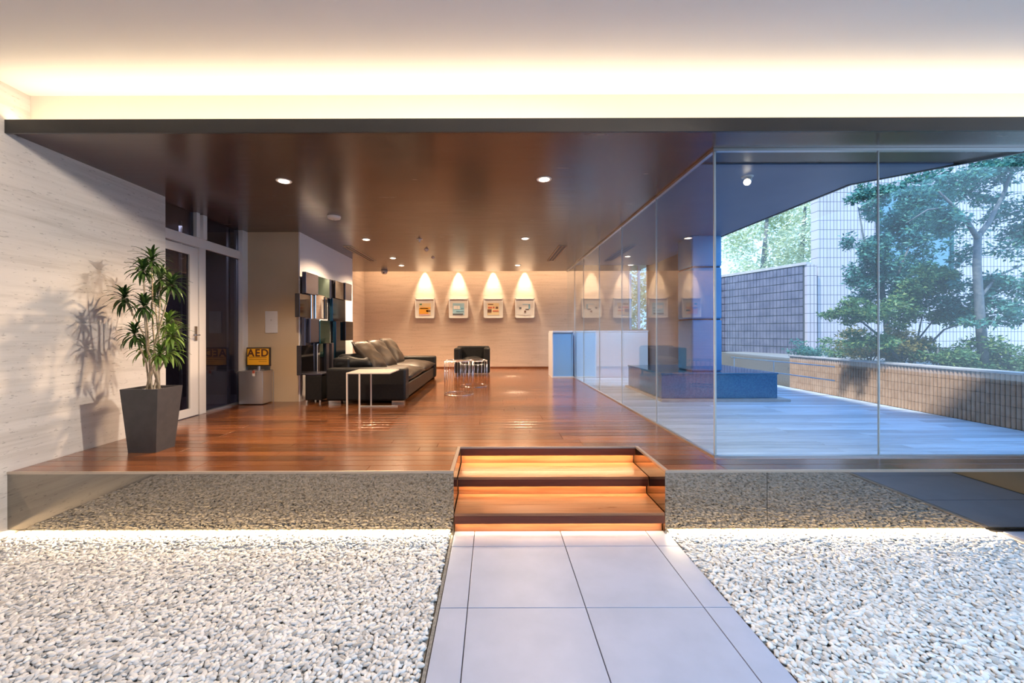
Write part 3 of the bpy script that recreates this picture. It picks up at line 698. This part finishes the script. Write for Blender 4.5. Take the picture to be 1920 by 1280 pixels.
def small(px, py, name, label, cat, prof):
    v = 622-py; d = F*(ZC-EYE)/v; x = (px-925)*d/F
    t = thing(name, label, cat, (x, d, ZC))
    MB().lathe((x, d, ZC), prof, 24).build('body', M['plastic_white'], t, smooth='auto'); 
    MB().lathe((x, d, ZC), [(.012, prof[0][1]-.008), (.016, prof[0][1])], 12).build('sensor', M['steel'], t)
small(627, 405, 'smoke_detector', 'round white detector projecting from the ceiling left of the sofa light', 'detector', [(.055, -.038), (.078, -.03), (.085, -.012), (.085, 0)])
small(787, 448, 'sprinkler', 'small brass-coloured sprinkler between the two front rows of downlights', 'sprinkler', [(.014, -.04), (.02, -.012), (.05, -.006), (.05, 0)])
small(800, 467, 'sprinkler', 'small ceiling sensor just behind the first sprinkler', 'sprinkler', [(.02, -.03), (.03, -.012), (.045, -.006), (.045, 0)])
small(812, 482, 'sprinkler', 'rearmost tiny ceiling sensor of the three', 'sprinkler', [(.02, -.02), (.03, -.01), (.04, 0)])
for x, l_ in ((-2.58, 'long slot air diffuser in the ceiling near the sofa'), (1.235, 'long slot air diffuser in the ceiling beside the glass screen')):
    t = thing('air_diffuser', l_, 'air vent', (x, 8.1, ZC), 'slot air diffusers')
    y0, y1 = 7.3, 8.87
    MB().box(x-.075, x-.055, y0, y1, ZC-.010, ZC).box(x+.055, x+.075, y0, y1, ZC-.010, ZC).box(x-.055, x+.055, y0, y0+.02, ZC-.010, ZC).box(x-.055, x+.055, y1-.02, y1, ZC-.010, ZC).build('frame', M['taupe'], t)
    MB().box(x-.055, x+.055, y0+.02, y1-.02, ZC-.003, ZC).build('slot', M['black_plastic'], t)
    MB().box(x-.006, x+.006, y0+.02, y1-.02, ZC-.009, ZC-.003).build('blade', M['taupe'], t)
p = P(721, 510, YC-.12)
t = thing('security_camera', 'small white dome security camera at the ceiling edge left of the pictures', 'camera', p)
MB().lathe((p.x, p.y, ZC), [(.03, -.09), (.06, -.075), (.075, -.04), (.08, 0)], 20).build('housing', M['plastic_white'], t, smooth=True)
MB().lathe((p.x, p.y-.05, ZC-.06), [(.012, -.02), (.024, 0), (.012, .02)], 14).build('lens', M['black_plastic'], t, smooth=True)
for x, y in ((-2.2, .2), (2.2, .2), (-2.2, -1.6), (2.2, -1.6)):  # added unseen fill lamps brightening the front, near-white left and blue right
    t = thing('downlight', 'added unseen fill downlight in the white entrance ceiling behind the viewer', 'ceiling light', (x, y, 2.93), 'added entrance fill lights')
    t['label'] = 'added unseen fill downlight in the white entrance ceiling, %s row over the %s gravel bed' % ('front' if y > 0 else 'rear', 'left' if x < 0 else 'right')
    MB().lathe((x, y, 2.93), [(.052, -.004), (.072, -.006), (.076, -.001)], 24).build('trim_ring', M['plastic_white'], t, smooth='auto')
    MB().lathe((x, y, 2.93), [(.048, -.010), (.051, -.004)], 24).build('lens', M['lamp_on'], t)
    lamp('downlight_lamp', 'SPOT', (x, y, 2.90), 90 if x < 0 else 270, (1., .93, .92) if x < 0 else (.42, .70, 1.), aim=(x, y, 0), spot_size=R(150), spot_blend=.6, shadow_soft_size=.06)
# soffit spotlight
v = 622-334; d = F*(ZC-EYE-.02)/v; x = (1402-925)*d/F
t = thing('spotlight', 'small lit spotlight on the blue-grey soffit behind the front glass', 'ceiling light', (x, d, ZC-.012))
MB().lathe((x, d, ZC-.012), [(.05, -.008), (.055, 0)], 20).build('base_plate', M['plastic_white'], t)
MB().tube([(x, d, ZC-.02), (x+.02, d, ZC-.045)], .008).build('arm', M['plastic_white'], t)
MB().tube([(x+.035, d+.02, ZC-.03), (x-.02, d-.03, ZC-.075)], [.022, .034], 16).build('head', M['plastic_white'], t, smooth='auto')
MB().tube([(x-.021, d-.031, ZC-.076), (x-.024, d-.034, ZC-.079)], .03, 16).build('lens', M['lamp_on'], t)
lamp('spotlight_lamp', 'SPOT', (x-.04, d-.05, ZC-.09), 18, WARM, aim=(x-.5, d-.6, 0), spot_size=R(80), spot_blend=.6, shadow_soft_size=.03)
# spotlight under the white entrance ceiling (just out of frame), throws the plant's shadow
t = thing('spotlight', 'adjustable spotlight in the white entrance ceiling above the right gravel', 'ceiling light', (3.5, 2.2, 2.93))
MB().lathe((3.5, 2.2, 2.93), [(.05, -.05), (.06, -.02), (.07, 0)], 20).build('body', M['plastic_white'], t, smooth='auto')
lamp('plant_spot', 'SPOT', (3.46, 2.22, 2.84), 1100, (1., .84, .68), aim=(-3.3, 3.5, 1.3), spot_size=R(34), spot_blend=.8, shadow_soft_size=.09)

# ------------------------------------------------------------------ pictures on the back wall
def picture(px, label, art, frame_px=(779, 560, 815, 596)):
    x = (px-925)*YB/F; y = YB-.03; w_, z0, z1 = .275, 1.44, 2.0
    t = thing('framed_picture', label, 'picture', (x, YB, z0), 'framed pictures on the beige wall')
    MB().box(x-w_, x-w_+.022, y-.02, YB, z0, z1).box(x+w_-.022, x+w_, y-.02, YB, z0, z1).box(x-w_, x+w_, y-.02, YB, z0, z0+.025).box(x-w_, x+w_, y-.02, YB, z1-.022, z1).build('frame', M['white_frame'], t)
    MB().box(x-w_+.02, x+w_-.02, y, YB-.002, z0+.02, z1-.02).build('mat_board', M['art_white'], t)
    ar = MB().box(x-.165, x+.165, y-.003, y-.0005, z0+.09, z0+.43).build('artwork', M[art[0]], t)
    for (a, b, c, d_, mm) in art[1]:
        MB().box(x-.165+a*.33, x-.165+b*.33, y-.005, y-.003, z0+.09+c*.34, z0+.09+d_*.34).build('print', M[mm], ar)
for nm, c in (('art_white', (.74, .70, .64)), ('art_cream', (.80, .62, .34)), ('art_orange', (.80, .36, .04)), ('art_brown', (.16, .07, .04)), ('art_sky', (.38, .62, .72)), ('art_red', (.55, .12, .06)),
              ('art_blue', (.16, .36, .48)), ('art_grey', (.12, .12, .13)), ('art_pink', (.66, .38, .36)), ('art_green', (.10, .30, .22))):
    M[nm] = mat(nm, c, .6)
picture(797, 'framed picture with an orange block, leftmost on the wall', ('art_cream', [(.0, .8, .1, .6, 'art_orange'), (.1, 1., .52, .66, 'art_orange'), (.62, .98, .28, .42, 'art_brown'), (0, .9, 0, .1, 'art_pink'), (.05, .25, .85, .97, 'art_green')]))
picture(860, 'framed picture in pale blue tones, second from the sofa', ('art_sky', [(.08, .38, .5, .78, 'art_white'), (.40, .62, .5, .78, 'art_white'), (.3, .95, .3, .36, 'art_blue'), (.7, .96, .5, .62, 'art_blue'), (.0, .9, .02, .14, 'art_grey')]))
picture(925, 'framed picture with red and brown marks, directly above the armchair', ('art_cream', [(.0, .35, .22, .48, 'art_brown'), (.05, .4, .55, .68, 'art_red'), (.45, .62, .56, .7, 'art_red'), (.7, .92, .52, .70, 'art_brown'), (.45, .95, .3, .38, 'art_red'), (.05, .5, .85, .92, 'art_brown')]))
picture(984, 'framed picture with small black spots on white, nearest the glass screen', ('art_white', [(.02, .2, .5, .66, 'art_grey'), (.55, .85, .42, .52, 'art_grey'), (.45, .6, .2, .36, 'art_brown'), (.3, .8, .86, .92, 'art_sky'), (.82, .95, .5, .9, 'art_blue')]))
for px in (797, 860, 925, 984):
    x = (px-925)*YB/F
    lamp('picture_light', 'SPOT', (x, YB-.12, 2.99), 330, (1., .80, .56), aim=(x, YB-.12, 0), spot_size=R(50), spot_blend=.7, shadow_soft_size=.02)
    t = thing('picture_lamp', 'slim recessed lamp in the ceiling slot above picture at %s' % {797:'the far left', 860:'second from left', 925:'third from left', 984:'the right end'}[px], 'ceiling light', (x, YB-.12, 3.12), 'lamps in the slot over the pictures')
    MB().lathe((x, YB-.12, 3.04), [(.032, -.03), (.036, 0), (.036, .08)], 16).build('housing', M['black_plastic'], t)

# ------------------------------------------------------------------ mirror mosaic sculpture on the block's side
ms = thing('mirror_sculpture', 'tall wall sculpture of overlapping dark, teal and blue mirror boxes', 'sculpture', (-2.85, 7, 0))
def mos(x0, x1, y0, y1, m_, xo=-2.84, th=.08):
    d0 = F*(-xo)/(925-x0); d1 = F*(-xo)/(925-x1); dm = (d0+d1)/2
    z1 = EYE-(y0-622)*dm/F; z0 = EYE-(y1-622)*dm/F
    MB().box(xo-th, xo, d0, d1, max(z0, .02), z1).build('mirror_box', M[m_], ms, bevel=.004, seg=1)
mos(574, 597, 512, 551, 'mosaic_slate', -2.80, .06); mos(562, 583, 551, 594, 'mosaic_dark', -2.78, .07); mos(597, 618, 520, 556, 'mosaic_teal', -2.83, .07)
mos(584, 589, 552, 597, 'mosaic_clear', -2.82, .07); mos(592, 609, 552, 597, 'mosaic_clear', -2.80, .07); mos(609, 614, 556, 597, 'mosaic_dark', -2.79, .1); mos(572, 584, 551, 646, 'mosaic_slate', -2.85, .06)
mos(582, 600, 597, 641, 'mosaic_slate', -2.80, .08); mos(600, 619, 600, 643, 'mosaic_teal', -2.79, .1); mos(565, 588, 646, 700, 'mosaic_dark', -2.78, .07); mos(588, 597, 641, 700, 'mosaic_slate', -2.83, .05)
mos(597, 611, 641, 668, 'mosaic_teal', -2.83, .05); mos(594, 616, 668, 748, 'mosaic_dark', -2.84, .05); mos(620, 627, 524, 560, 'mosaic_slate', -2.86, .04)
mos(629, 648, 528, 560, 'mosaic_dark', -2.80, .08); mos(624, 648, 560, 602, 'mosaic_blue', -2.83, .06); mos(630, 648, 602, 672, 'mosaic_blue', -2.81, .06); mos(648, 660, 531, 562, 'mosaic_slate', -2.78, .09)
mos(648, 662, 602, 637, 'mosaic_dark', -2.76, .1); mos(612, 617, 642, 700, 'mosaic_slate', -2.80, .06); mos(622, 626, 642, 690, 'mosaic_slate', -2.80, .06); mos(596, 600, 643, 700, 'mosaic_clear', -2.79, .03)
bx_ = thing('low_stool', 'small dark box stool between the taupe wall and the sofa', 'stool', (-2.68, 6.2, 0))
MB().box(-2.80, -2.55, 6.14, 6.5, .04, .41).build('body', M['leather'], bx_, bevel=.012)
MB().box(-2.805, -2.545, 6.135, 6.505, .41, .44).build('top', M['mosaic_slate'], bx_, bevel=.008)
for x, y in ((-2.78, 6.16), (-2.58, 6.16), (-2.78, 6.47), (-2.58, 6.47)): MB().box(x-.012, x+.012, y-.012, y+.012, 0, .04).build('foot', M['chrome'], bx_)

# cover plate on the taupe wall
cp = thing('cover_plate', 'white rectangular cover plate on the taupe wall face', 'panel', (-3.36, 6.26, 1.2))
a = P(498, 582, 6.27); b = P(521, 623, 6.27)
MB().box(a.x, b.x, 6.255, 6.27, b.z, a.z).build('plate', M['plastic_white'], cp, bevel=.003)
MB().tube([((a.x+b.x)/2, 6.25, (a.z+b.z)/2+.03), ((a.x+b.x)/2, 6.256, (a.z+b.z)/2+.03)], .012, 12).build('key_lock', M['steel'], cp)

# AED stand
st_ = thing('metal_cabinet', 'brushed steel floor cabinet between the glass door and taupe wall', 'cabinet', (-3.5, 6.1, 0))
MB().box(-3.70, -3.35, 6.0, 6.25, .01, .475).build('body', M['steel'], st_, bevel=.004)
MB().box(-3.71, -3.34, 5.99, 6.255, .475, .49).build('top', M['steel'], st_, bevel=.002)
tg = thing('tag', 'small red and white paper tag hanging from the steel cabinet top', 'tag', (-3.47, 5.985, .45))
MB().box(-3.49, -3.45, 5.98, 5.984, .42, .50).build('paper', M['plastic_white'], tg); MB().box(-3.487, -3.453, 5.977, 5.98, .46, .50).build('red_band', M['art_red'], tg)
ae = thing('aed_sign', 'yellow sign board reading AED in a dark frame on the steel cabinet', 'sign', (-3.5, 6.12, .49))
a = P(462, 650, 6.1); b = P(506, 685, 6.1)
MB().box(a.x, b.x, 6.10, 6.135, b.z, a.z).build('frame', M['black_plastic'], ae, bevel=.004)
MB().box(a.x+.015, b.x-.015, 6.094, 6.10, b.z+.018, a.z-.018).build('board', M['yellow'], ae)
MB().tube([((a.x+b.x)/2, 6.12, .49), ((a.x+b.x)/2, 6.12, b.z)], .02, 10).tube([((a.x+b.x)/2-.07, 6.12, .495), ((a.x+b.x)/2+.07, 6.12, .495)], .012, 8).build('stand', M['steel'], ae)
def text(body, size, loc, rot, m_, parent, name='lettering', ext=.001, bold=0.):
    c = bpy.data.curves.new(name, 'FONT'); c.body = body; c.size = size; c.extrude = ext; c.align_x = 'CENTER'; c.align_y = 'CENTER'; c.offset = bold; c.space_character = 1.15
    o = bpy.data.objects.new(name, c); COL.objects.link(o); dg = bpy.context.evaluated_depsgraph_get(); dg.update()
    me = bpy.data.meshes.new_from_object(o.evaluated_get(dg)); bpy.data.objects.remove(o)
    me.transform(Matrix.Translation(loc) @ Matrix.Rotation(rot[2], 4, 'Z') @ Matrix.Rotation(rot[0], 4, 'X')); me.materials.clear(); me.materials.append(m_)
    return link(name, me, m_, parent)
cx = (a.x+b.x)/2
text('AED', .150, (cx, 6.093, a.z-.085), (R(90), 0, 0), M['ink'], ae, bold=.004)
for k, (w_, h_) in enumerate(((.26, .006), (.26, .006), (.12, .004))):
    MB().box(cx-.13 if k < 2 else cx+.01, cx-.13+w_ if k < 2 else cx+.13, 6.0925, 6.094, a.z-.148-.030*k, a.z-.148-.030*k+h_).build('rule_line', M['ink'], ae)

# ------------------------------------------------------------------ sofa
sf_ = thing('sofa', 'long black leather sofa with square arms and brown-black seat cushions', 'sofa', (-1.87, 7.7, 0))
sx0, sx1, sy0, sy1 = -2.45, -1.284, 6.03, 9.35
MB().box(sx0, sx1-.03, sy0+.2, sy1-.2, .05, .27).build('base', M['leather_seat'], sf_, bevel=.02)
MB().box(sx0, sx1, sy0, sy0+.27, .045, .52).build('arm', M['leather'], sf_, bevel=.035, seg=4)
MB().box(sx0, sx1, sy1-.27, sy1, .045, .52).build('arm', M['leather'], sf_, bevel=.035, seg=4)
MB().box(sx0, sx0+.26, sy0+.26, sy1-.26, .05, .66).build('backrest', M['leather'], sf_, bevel=.04, seg=4)
def seat(y0, y1, seed):
    me = pillow_mesh('seat_cushion', sx1-sx0-.24, y1-y0, .24, seed); me.transform(Matrix.Rotation(R(90), 4, 'X'))
    me.transform(Matrix.Translation(((sx0+.26+sx1+.02)/2, (y0+y1)/2, .355)))
    link('seat_cushion', me, M['leather_seat'], sf_)
seat(6.29, 7.70, 3); seat(7.68, 9.09, 4)
for x in (sx0+.12, sx1-.12):
    for y in (sy0+.08, sy1-.1): MB().box(x-.09, x+.09, y-.04, y+.04, 0, .045).build('foot', M['chrome'], sf_)
for i, (y, l_, tilt, h_) in enumerate(((6.68, 'taupe leather cushion nearest the white side table', 40, .60), (7.42, 'taupe leather cushion in the middle of the sofa back', 38, .60), (8.2, 'taupe leather cushion farthest along the sofa', 33, .62))):
    t = thing('cushion', l_, 'cushion', (-2.05, y, .45), 'leather cushions leaning on the sofa back')
    me = pillow_mesh('cover', .56, h_, .19, 20+i)
    mt = Matrix.Translation((-1.99, y, .67)) @ Matrix.Rotation(R(84), 4, 'Z') @ Matrix.Rotation(R(-tilt), 4, 'X')
    me.transform(mt); link('cover', me, M['cushion'], t)
    me2 = bpy.data.meshes.new('piping'); b2 = MB(); w_, hh = .265, h_/2*.95
    b2.tube([(-w_, 0, -hh), (w_, 0, -hh), (w_, 0, hh), (-w_, 0, hh), (-w_, 0, -hh)], .012, 6); m3 = b2.mesh('piping', smooth=True); m3.transform(mt); link('piping', m3, M['cushion_edge'], t)
t = thing('cushion', 'dark glossy leather roll at the near end of the sofa back', 'cushion', (-2.2, 6.4, .5))
me = pillow_mesh('cover', .55, .30, .20, 31); me.transform(Matrix.Translation((-2.16, 6.45, .60)) @ Matrix.Rotation(R(10), 4, 'Z') @ Matrix.Rotation(R(-60), 4, 'X')); link('cover', me, M['leather'], t)

# white side tables
def side_table(x0, x1, y0, y1, z, label):
    t = thing('side_table', label, 'side table', ((x0+x1)/2, (y0+y1)/2, 0), 'thin-legged side tables by the sofa')
    MB().box(x0, x1, y0, y1, z-.018, z).build('tabletop', M['table_white'], t, bevel=.003)
    r_ = .009
    for x, y in ((x0+.01, y0+.01), (x0+.01, y1-.01), (x0+.17, y1-.01), (x0+.17, y0+.01)):
        MB().box(x-r_, x+r_, y-r_, y+r_, 0, z-.018).build('leg', M['table_white'], t)
    MB().box(x0+.01, x1-.02, y1-.02, y1-.004, .002, .016).build('floor_bar', M['table_white'], t)
side_table(-1.895, -1.33, 5.31, 5.83, .53, 'white square side table on thin legs in front of the sofa arm')

# wire drum tables
def wire_table(x, y, rad, h, nw, label):
    t = thing('wire_table', label, 'side table', (x, y, 0), 'round wire drum tables')
    MB().ring((x, y, h-.01), rad, .007).build('top_ring', M['chrome'], t, smooth=True)
    MB().ring((x, y, .008), rad, .007).build('bottom_ring', M['chrome'], t, smooth=True)
    MB().lathe((x, y, h-.016), [(rad-.012, 0), (rad-.008, .008)], 32).build('tabletop', M['glass'], t)
    for k in range(nw):
        a_ = 2*math.pi*k/nw; px_, py_ = x+rad*math.cos(a_), y+rad*math.sin(a_)
        MB().tube([(px_, py_, .008), (px_, py_, h-.01)], .0042, 5).build('wire', M['chrome'], t, smooth=True)
wire_table(-.585, 7.0, .245, .575, 16, 'round wire drum table standing nearest, in front of the armchair')
wire_table(-.385, 8.05, .265, .505, 20, 'round wire drum table standing directly before the armchair')
# armchair
ac = thing('armchair', 'black leather box armchair below the third picture', 'armchair', (-.52, 10.3, 0))
ax0, ax1, ay0, ay1 = -.95, -.085, 9.92, 10.75
MB().box(ax0, ax0+.15, ay0, ay1, .06, .66).build('arm', M['leather'], ac, bevel=.035, seg=4)
MB().box(ax1-.15, ax1, ay0, ay1, .06, .66).build('arm', M['leather'], ac, bevel=.035, seg=4)
MB().box(ax0+.02, ax1-.02, ay1-.16, ay1, .06, .69).build('backrest', M['leather'], ac, bevel=.035, seg=4)
MB().box(ax0+.14, ax1-.14, ay0+.02, ay1-.15, .06, .26).build('base', M['leather'], ac, bevel=.01)
me = pillow_mesh('seat_cushion', ax1-ax0-.30, ay1-ay0-.16, .20, 5); me.transform(Matrix.Translation(((ax0+ax1)/2, (ay0+ay1)/2-.06, .33)) @ Matrix.Rotation(R(90), 4, 'X')); link('seat_cushion', me, M['leather'], ac)
for x in (ax0+.06, ax1-.06):
    for y in (ay0+.06, ay1-.06): MB().box(x-.02, x+.02, y-.02, y+.02, 0, .06).build('foot', M['chrome'], ac)

# ------------------------------------------------------------------ potted dracaena
pp = thing('potted_plant', 'tall dracaena in a tapered dark grey square pot by the stone wall', 'potted plant', (-3.06, 3.72, 0))
def frus(z, k):
    b0 = (-3.20, -2.955, 3.617, 3.83); t0 = (-3.235, -2.905, 3.575, 3.865)
    q = [b0[i]+(t0[i]-b0[i])*z/.56 for i in range(4)]; return [(q[0]+k, q[2]+k, z), (q[1]-k, q[2]+k, z), (q[1]-k, q[3]-k, z), (q[0]+k, q[3]-k, z)]
pv = frus(0, 0)+frus(.56, 0)+frus(.56, .018)+frus(.50, .018)
MB().add(pv, [(3,2,1,0)] + [(i, (i+1)%4, 4+(i+1)%4, 4+i) for i in range(4)] + [(4+i, 4+(i+1)%4, 8+(i+1)%4, 8+i) for i in range(4)] + [(8+i, 8+(i+1)%4, 12+(i+1)%4, 12+i) for i in range(4)] + [(12,13,14,15)]).build('pot', M['pot'], pp)
ps = MB(); r5 = random.Random(5)
ps.add(frus(.53, .02), [(0,1,2,3)])
for k in range(60): ps.lathe((r5.uniform(-3.19, -2.95), r5.uniform(3.62, 3.83), .525), [(.004, 0), (.014, .008), (.004, .016)], 6)
ps.build('pot_gravel', M['rib_cap'], pp, kind='stuff')
DP = 3.71
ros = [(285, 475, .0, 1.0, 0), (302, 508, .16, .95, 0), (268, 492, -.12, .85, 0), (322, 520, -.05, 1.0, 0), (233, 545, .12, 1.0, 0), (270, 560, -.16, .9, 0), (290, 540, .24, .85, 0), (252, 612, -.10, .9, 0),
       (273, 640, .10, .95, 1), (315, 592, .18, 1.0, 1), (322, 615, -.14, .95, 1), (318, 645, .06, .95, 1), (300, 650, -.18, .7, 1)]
base = Vector((-3.06, 3.72, .53))
for i, (px, py, dy, sc, lit) in enumerate(ros):
    c = P(px, py+12, DP+dy)
    mid = base.lerp(c, .5) + Vector(((c.x-base.x)*-.25, 0, 0)); b0 = base + Vector((.05*math.cos(i*1.3), .05*math.sin(i*1.3), 0))
    MB().tube([b0, (b0*.6+mid*.4), mid, (mid*.4+c*.6), c], [.008, .0075, .007, .0065, .006], 6).build('stem', M['bark'], pp, smooth=True)
    lm = MB(); rr = random.Random(100+i)
    for k in range(46):
        az = k*2.399 + rr.uniform(-.2, .2); el = R(76 - k*2.5) ; ln = .175*sc*rr.uniform(.8, 1.1)*(1 if k > 4 else .8); w_ = .0115
        dr_ = Vector((math.cos(az), math.sin(az), 0)); prev = c + Vector((0, 0, .03 - .0013*k)); side = Vector((-math.sin(az), math.cos(az), 0))
        vs = []; ang = el
        for s_ in range(6):
            t_ = s_/5; ww = w_*(math.sin(math.pi*min(.97, .18+.82*t_))**.7)
            vs += [prev - side*ww, prev + Vector((0,0,-.002)), prev + side*ww]
            prev = prev + (dr_*math.cos(ang) + Vector((0, 0, math.sin(ang))))*ln/5; ang -= R(14)
        f_ = []
        for s_ in range(5): f_ += [(3*s_, 3*s_+1, 3*s_+4, 3*s_+3), (3*s_+1, 3*s_+2, 3*s_+5, 3*s_+4)]
        lm.add(vs, f_)
    me = bpy.data.meshes.new('leaf_rosette'); me.from_pydata(lm.v, [], lm.f); me.update()
    for p_ in me.polygons: p_.use_smooth = True
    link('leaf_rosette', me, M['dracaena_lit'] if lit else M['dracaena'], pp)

lw = thing('light_strip', 'added linear warm fill light in the ceiling slot above the pictures', 'light', (-.5, YB-.6, 3.1))  # added fill strip and lamp; the slot itself only has picture lamps
MB().box(-3.4, 3.2, YB-.63, YB-.59, 3.085, 3.12).build('diffuser', M['led'], lw)
lamp('added_wall_fill', 'AREA', (-.4, YB-.61, 3.07), 55, (1., .70, .44), aim=(-.4, YB-.35, 0), shape='RECTANGLE', size=6.4, size_y=.06)

t = thing('downlight', 'added fill downlight in the soffit, brightening the white low cabinet', 'ceiling light', (2.7, 8.3, ZC-.012), 'recessed ceiling downlights')  # added fill lamp, aimed to brighten the white cabinet
MB().lathe((2.7, 8.3, ZC-.012), [(.045, -.004), (.06, -.005), (.065, 0)], 20).build('trim_ring', M['plastic_white'], t, smooth='auto')
MB().lathe((2.7, 8.3, ZC-.012), [(.040, -.009), (.044, -.004)], 20).build('lens', M['lamp_on'], t)
lamp('downlight_lamp', 'SPOT', (2.7, 8.3, ZC-.04), 190, (.62, .82, 1.), aim=(2.75, 9.6, .6), spot_size=R(100), spot_blend=.7, shadow_soft_size=.05)
